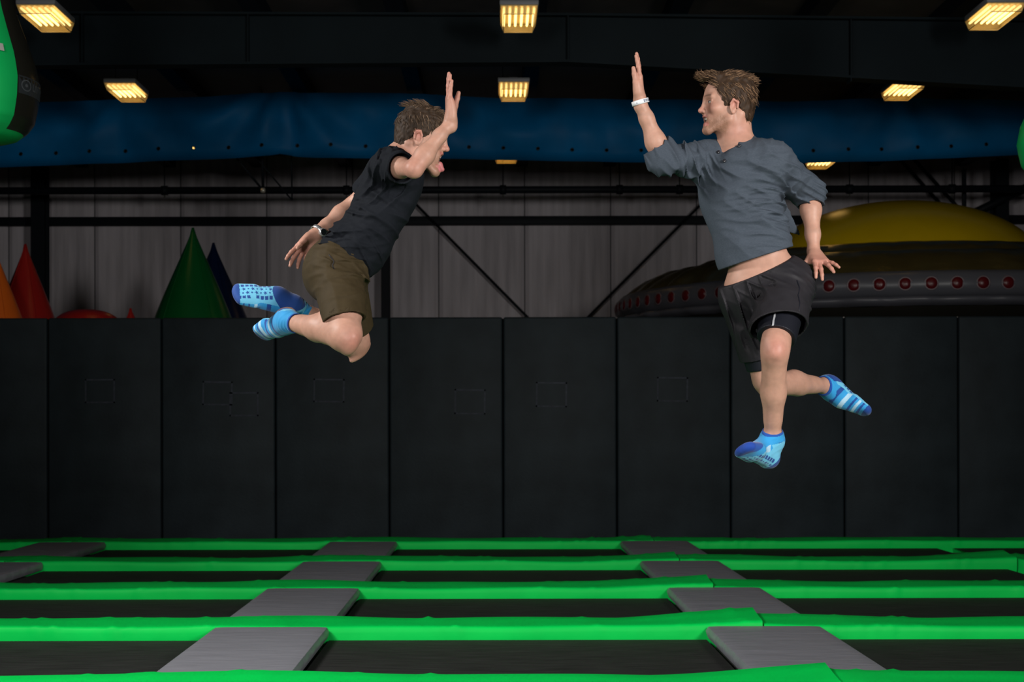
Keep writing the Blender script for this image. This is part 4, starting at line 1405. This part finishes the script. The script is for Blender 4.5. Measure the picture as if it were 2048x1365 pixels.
# paper wristband
def band_on(c, axis, r, w, name, m, sq=1.0, flat=None, th=.0012):
    a = unit(axis); e1 = unit(flat if flat is not None else np.cross(a, Y_)); e1 = unit(e1-a*np.dot(e1, a)); e2 = np.cross(a, e1)
    mb = MB(); n = 40; V = []
    for i in range(n):
        t = 2*math.pi*i/n
        for (rr, h) in ((r, -w), (r+th, -w), (r+th, w), (r, w)):
            V.append(c+e1*math.cos(t)*rr*sq+e2*math.sin(t)*rr+a*h-base)
    F_ = []
    for i in range(n):
        j = (i+1) % n
        for k in range(4):
            F_.append((i*4+k, i*4+(k+1) % 4, j*4+(k+1) % 4, j*4+k))
    mb.add(V, F_, True)
    return mb.build(name, m, man)
wb_ = band_on(wrR+np.array((.002, 0, -.004)), wrR-elR+np.array((-.0, 0, .1)), .0325, .0085, 'paper_wristband', M_white)
wb_['label'] = 'white paper wristband with dark print'
mb = MB()
ax_ = unit(wrR-elR+np.array((-.0, 0, .1))); e1 = unit(np.cross(ax_, Y_)); e2 = np.cross(ax_, e1)
cc_ = wrR+np.array((.002, 0, -.004))
def wb_patch(t0, t1, h0, h1):
    V = []; n = 4
    for i in range(n+1):
        t = math.radians(t0+(t1-t0)*i/n)
        for h in (h0, h1):
            V.append(cc_+(e1*math.cos(t)+e2*math.sin(t))*.0341+ax_*h-base)
    mb.add(V, [(2*i, 2*i+1, 2*i+3, 2*i+2) for i in range(n)])
ang_cam = math.degrees(math.atan2(np.dot(-Y_, e2), np.dot(-Y_, e1)))
sgn = 1 if np.dot(X_, -math.sin(math.radians(ang_cam))*e1+math.cos(math.radians(ang_cam))*e2) > 0 else -1
for a0, a1, h0, h1 in ((16, 22, -.005, .005), (25, 27, -.005, .005), (27, 33, .003, .005), (30, 32, -.005, .003), (36, 42, -.005, .005), (46, 49, -.004, .005), (53, 60, -.005, .004), (64, 70, -.005, .004), (-34, -30, -.004, .001)):
    wb_patch(ang_cam+sgn*a0, ang_cam+sgn*a1, h0, h1)
mb.build('wristband_print', M_navy, wb_)

# ============================================================ man in the dark tee (left)
base = PP(540, 725, .0)
man = empty('person', base)
tag(man, 'man in dark tee and olive shorts, knees bent in mid-air, arm raised', 'person')
neck = PP(803, 318, .0)
shR = PP(782, 333, -.12); elR = PP(829, 338, -.37); wrR = PP(903, 243, -.31)
shL = PP(772, 342, .17); elL = PP(704, 414, .25); wrL = PP(633, 468, .15)
pel = PP(672, 535, .0)
hipR = PP(676, 552, -.09); hipL = PP(676, 548, .09)
knR = PP(694, 676, -.31); anR = PP(578, 642, -.01)
knL = PP(713, 690, .27); anL = PP(588, 612, .10)
H = head_frame(PP(838, 277, -.01), (.97, .0, -.20), (.22, .0, .97), .97)
chest_f = frame(neck-pel, (.8, .45, -.45))
pelv_f = frame((.45, 0, .89), (.88, .1, -.45))
chest_c = PP(767, 395, .01); belly_c = PP(722, 470, .0)
P = [ell(chest_c+X_*.012, chest_f, (.145, .098, .18), .05), ell(chest_c+(neck-chest_c)*.62, chest_f, (.15, .078, .075), .06),
     ell(belly_c+X_*.03, frame(neck-pel, (.85, .1, -.5)), (.128, .080, .15), .06), ell(pel, pelv_f, (.155, .112, .115), .06)]
P += [rc(shR, neck, .052, .045, .05), rc(shL, neck, .052, .045, .05)]
P += arm(shR, elR, wrR, .71) + arm(shL, elL, wrL, .80)
P += leg(hipR, knR, anR, (-.3, .25, .6), .94) + leg(hipL, knL, anL, (-.3, -.2, .6), .94)
P += hand(wrR, (-.07, .0, 1), (1, .12, .05), (0, 1, 0), [(4, 4, 3), (2, 3, 3), (3, 4, 3), (6, 5, 4)], thumb=(.88, .2, .40), spread=(5, 1, -2, -4), sc=.97)
P += hand(wrL, (-.66, -.12, -.74), (.45, -.75, -.5), (-.4, -.5, .3), [(8, 12, 8), (14, 14, 8), (20, 16, 10), (26, 18, 12)], spread=(9, 2, -6, -14), thumb=(.75, .35, .55), sc=.95)
HfR = (PP(588, 617, .03), PP(519, 664, .20), (.25, .35, .9)); HfL = (PP(575, 585, .06), PP(467, 583, .0), (.1, -.86, .5))
fR, _ = foot(anR, *HfR, g=-.002); fL, _ = foot(anL, *HfL, g=-.002)
P += fR + fL
P += head_prims(H, mouth=1.15, tongue=True, neck=neck)
boxes = [(H['o']-np.array((.15, .13, .19)), H['o']+np.array((.17, .13, .15)), .0019, 'head'),
         (*box_at([wrR, wrR+np.array((-.01, 0, .19))], .06), .0023, 'hand'), (*box_at([wrL+np.array((-.06, 0, -.06))], .12), .0023, 'hand')]
reds = [(knR+np.array((.03, -.03, -.02)), .05, .7), (knL+np.array((.03, 0, -.03)), .05, .6), (wrR+Z_*.1, .06, .6), (wrR+Z_*.17, .05, .5), (wrL+np.array((-.08, 0, -.07)), .08, .6), (elR, .05, .5), (neck, .07, .4)]
make_body('body', man, base, P, boxes, reds, head=H, stub=.45, mouth=1.15, tongue=True)
def flowL(q, r):
    x, y, z = q
    if z > .118 and x < .03: return r.uniform(.022, .05), (-.9, 0, .35), .38, .0018, (-.5, 0, .15)
    if z > .105: return r.uniform(.016, .030), (.6, 0, .3), .25, .0020, (.2, 0, .1)
    if z > .05: return r.uniform(.022, .036), (.25, 0, -.75), .2, .0021, (.1, 0, -.1)
    return r.uniform(.012, .022), (.1, 0, -1), .10, .0016, (.1, 0, -.1)
build_hair(H, dict(ear=.030, earz=-.010, nape=-.075, puff=.004, temple=.014, burn=-.022, n=2600, dark=(.032, .019, .011), light=(.25, .165, .105), flow=flowL,
                   lumps=[((.0, 0, .110), (.07, .06, .022))]), 'hair', man, base, 5)
# tee shirt
TS = [ell(chest_c+X_*.012, chest_f, (.158, .112, .20), .05), ell(chest_c+(neck-chest_c)*.60, chest_f, (.160, .092, .082), .05),
      ell(belly_c+X_*.03, frame(neck-pel, (.85, .1, -.5)), (.148, .098, .18), .06), ell(PP(706, 502, .0), frame((.75, 0, .8), (.8, .05, -.7)), (.158, .124, .15), .05),
      ell(PP(668, 486, .0), np.stack([unit((-.80, 0, -.60)), Y_, unit((-.60, 0, .80))]), (.085, .13, .024), .03)]
TS += [rc(shR, neck+np.array((-.02, 0, -.02)), .066, .052, .05), rc(shL, neck+np.array((-.02, 0, -.02)), .066, .052, .05)]
tR = elR-shR; tL = elL-shL
TS += [flatend(shR, shR+tR*.50, .070, .062, unit(tR)*1.0+np.array((.15, 0, .1)), .04), flatend(shL, shL+tL*.66, .066, .060, tL, .04)]
FT = [(PP(775, 320, -.15), .06, (.9, 0, -.3), .034, .007, .2), (PP(760, 375, -.12), .08, (.8, 0, -.45), .05, .007, .5), (PP(690, 462, -.1), .08, (.25, 0, 1), .045, .008, .4), (PP(665, 485, -.1), .06, (.0, 0, 1), .028, .006, .1),
      (PP(770, 450, -.1), .09, (.5, 0, .8), .06, .006, .9), (PP(730, 530, -.08), .07, (.8, 0, .5), .045, .006, .3), (PP(712, 395, .1), .05, (-.5, 0, -.8), .03, .006, 0), (PP(735, 410, -.12), .07, (.5, 0, .85), .05, .005, 0)]
hem_n = (.62, .05, -.78)
hem_n = np.array((-(572-487)/1.0, 0, -(735-633)/1.0)); hem_n = unit((-85, 0, -102))
post = [rc(neck+np.array((-.01, 0, 0)), H['o']+np.array((.01, 0, -.02)), .060, .058, .006, 's'), rc(neck+np.array((.03, 0, -.01)), H['o']+np.array((.04, 0, -.05)), .055, .056, .006, 's'),
        flatend(PP(712, 490, 0), PP(675, 535, 0), .105, .142, hem_n, .004, 's', flat=Y_, sq=1.0),
        flatend(shR+tR*.43, shR+tR*.62, .053, .053, tR, .003, 's'), flatend(shL+tL*.5, shL+tL*.72, .052, .052, tL, .003, 's')]
lo = np.min([p['lo'] for p in TS], 0)-.03; hi = np.max([p['hi'] for p in TS], 0)+.03
o, V, Q = cloth('t_shirt', TS, lo, hi, .0034, M_tee, man, base, mk_folds(FT, .0016, 41), [(PP(684, 529, 0), hem_n)], post)
o['label'] = 'dark charcoal short-sleeved tee'
# olive shorts
thR = knR-hipR; thL = knL-hipL
SO = [ell(pel+X_*.012, pelv_f, (.170, .120, .13), .05), ell(PP(668, 547, 0), pelv_f, (.163, .118, .12), .05),
      flatend(hipR, hipR+thR*.72, .106, .083, np.array((thR[0], thR[1]*.3, thR[2])), .05), flatend(hipL, hipL+thL*.78, .110, .090, thL, .05)]
FO = [(PP(660, 515, -.13), .05, (.35, 0, .9), .028, .007, .4), (PP(690, 545, -.15), .07, (.1, 0, 1), .040, .005, .1), (PP(670, 600, -.2), .07, (1, 0, -.1), .07, .004, .3), (PP(732, 610, -.0), .07, (.25, 0, 1), .032, .007, .2), (PP(690, 580, -.2), .08, (.1, 0, 1), .055, .004, .6), (PP(720, 560, -.1), .05, (.7, 0, .6), .03, .006, 0)]
post = [flatend(hipR+thR*.58, hipR+thR*.80, .074, .074, thR, .003, 's'), flatend(hipL+thL*.5, hipL+thL*.84, .082, .082, thL, .003, 's')]
lo = np.min([p['lo'] for p in SO], 0)-.03; hi = np.max([p['hi'] for p in SO], 0)+.03
o, V, Q = cloth('shorts', SO, lo, hi, .0034, M_olive, man, base, mk_folds(FO, .0014, 51), [(PP(700, 505, 0), (.45, 0, .89))], post)
o['label'] = 'olive brown knee-length shorts'
c = stick(V, 664, 527)
mb = MB()
mb.tube([c-base+np.array(q) for q in ((-.012, -.004, .030), (-.002, -.008, .018), (.008, -.007, .004), (.002, -.009, -.012), (.010, -.007, -.028))], .0022, 6)
mb.build('drawcord', M_blackshort, o)
# socks
sock(anR, anR+unit(knR-anR)*.055, *HfR, man, base, 'blue striped grip sock seen from the instep', [(.24, .29, SD), (.36, .42, SW), (.48, .53, SD), (.60, .68, SW), (.70, .74, SD), (.80, .84, SW)])
sock(anL, anL+unit(knL-anL)*.11, *HfL, man, base, 'blue grip sock showing its star-printed sole', [(.30, .38, SD), (.56, .62, SW), (.70, .73, SD), (.80, .83, SD)])
# wrist watch
axw = wrL-elL; cw = wrL-unit(axw)*.012
st_ = band_on(cw, axw, .0315, .0085, 'watch_strap', M_watch, th=.003)
st_['label'] = 'silver watch on trailing wrist'
e = unit(np.cross(unit(axw), Y_)); outw = unit(np.array((.35, -.8, -.2))-unit(axw)*np.dot((.35, -.8, -.2), unit(axw)))
oc = MB().lathe([(0, .009), (.014, .009), (.0165, .006), (.0165, -.004), (0, -.004)], 24).build('watch_case', M_watch, st_)
oc.location = cw+outw*.033-base; oc.rotation_euler = Vector(outw).to_track_quat('Z', 'Y').to_euler()
of = MB().lathe([(0, .0095), (.013, .0095)], 24).build('watch_face', M_watchface, st_)
of.location = oc.location; of.rotation_euler = oc.rotation_euler
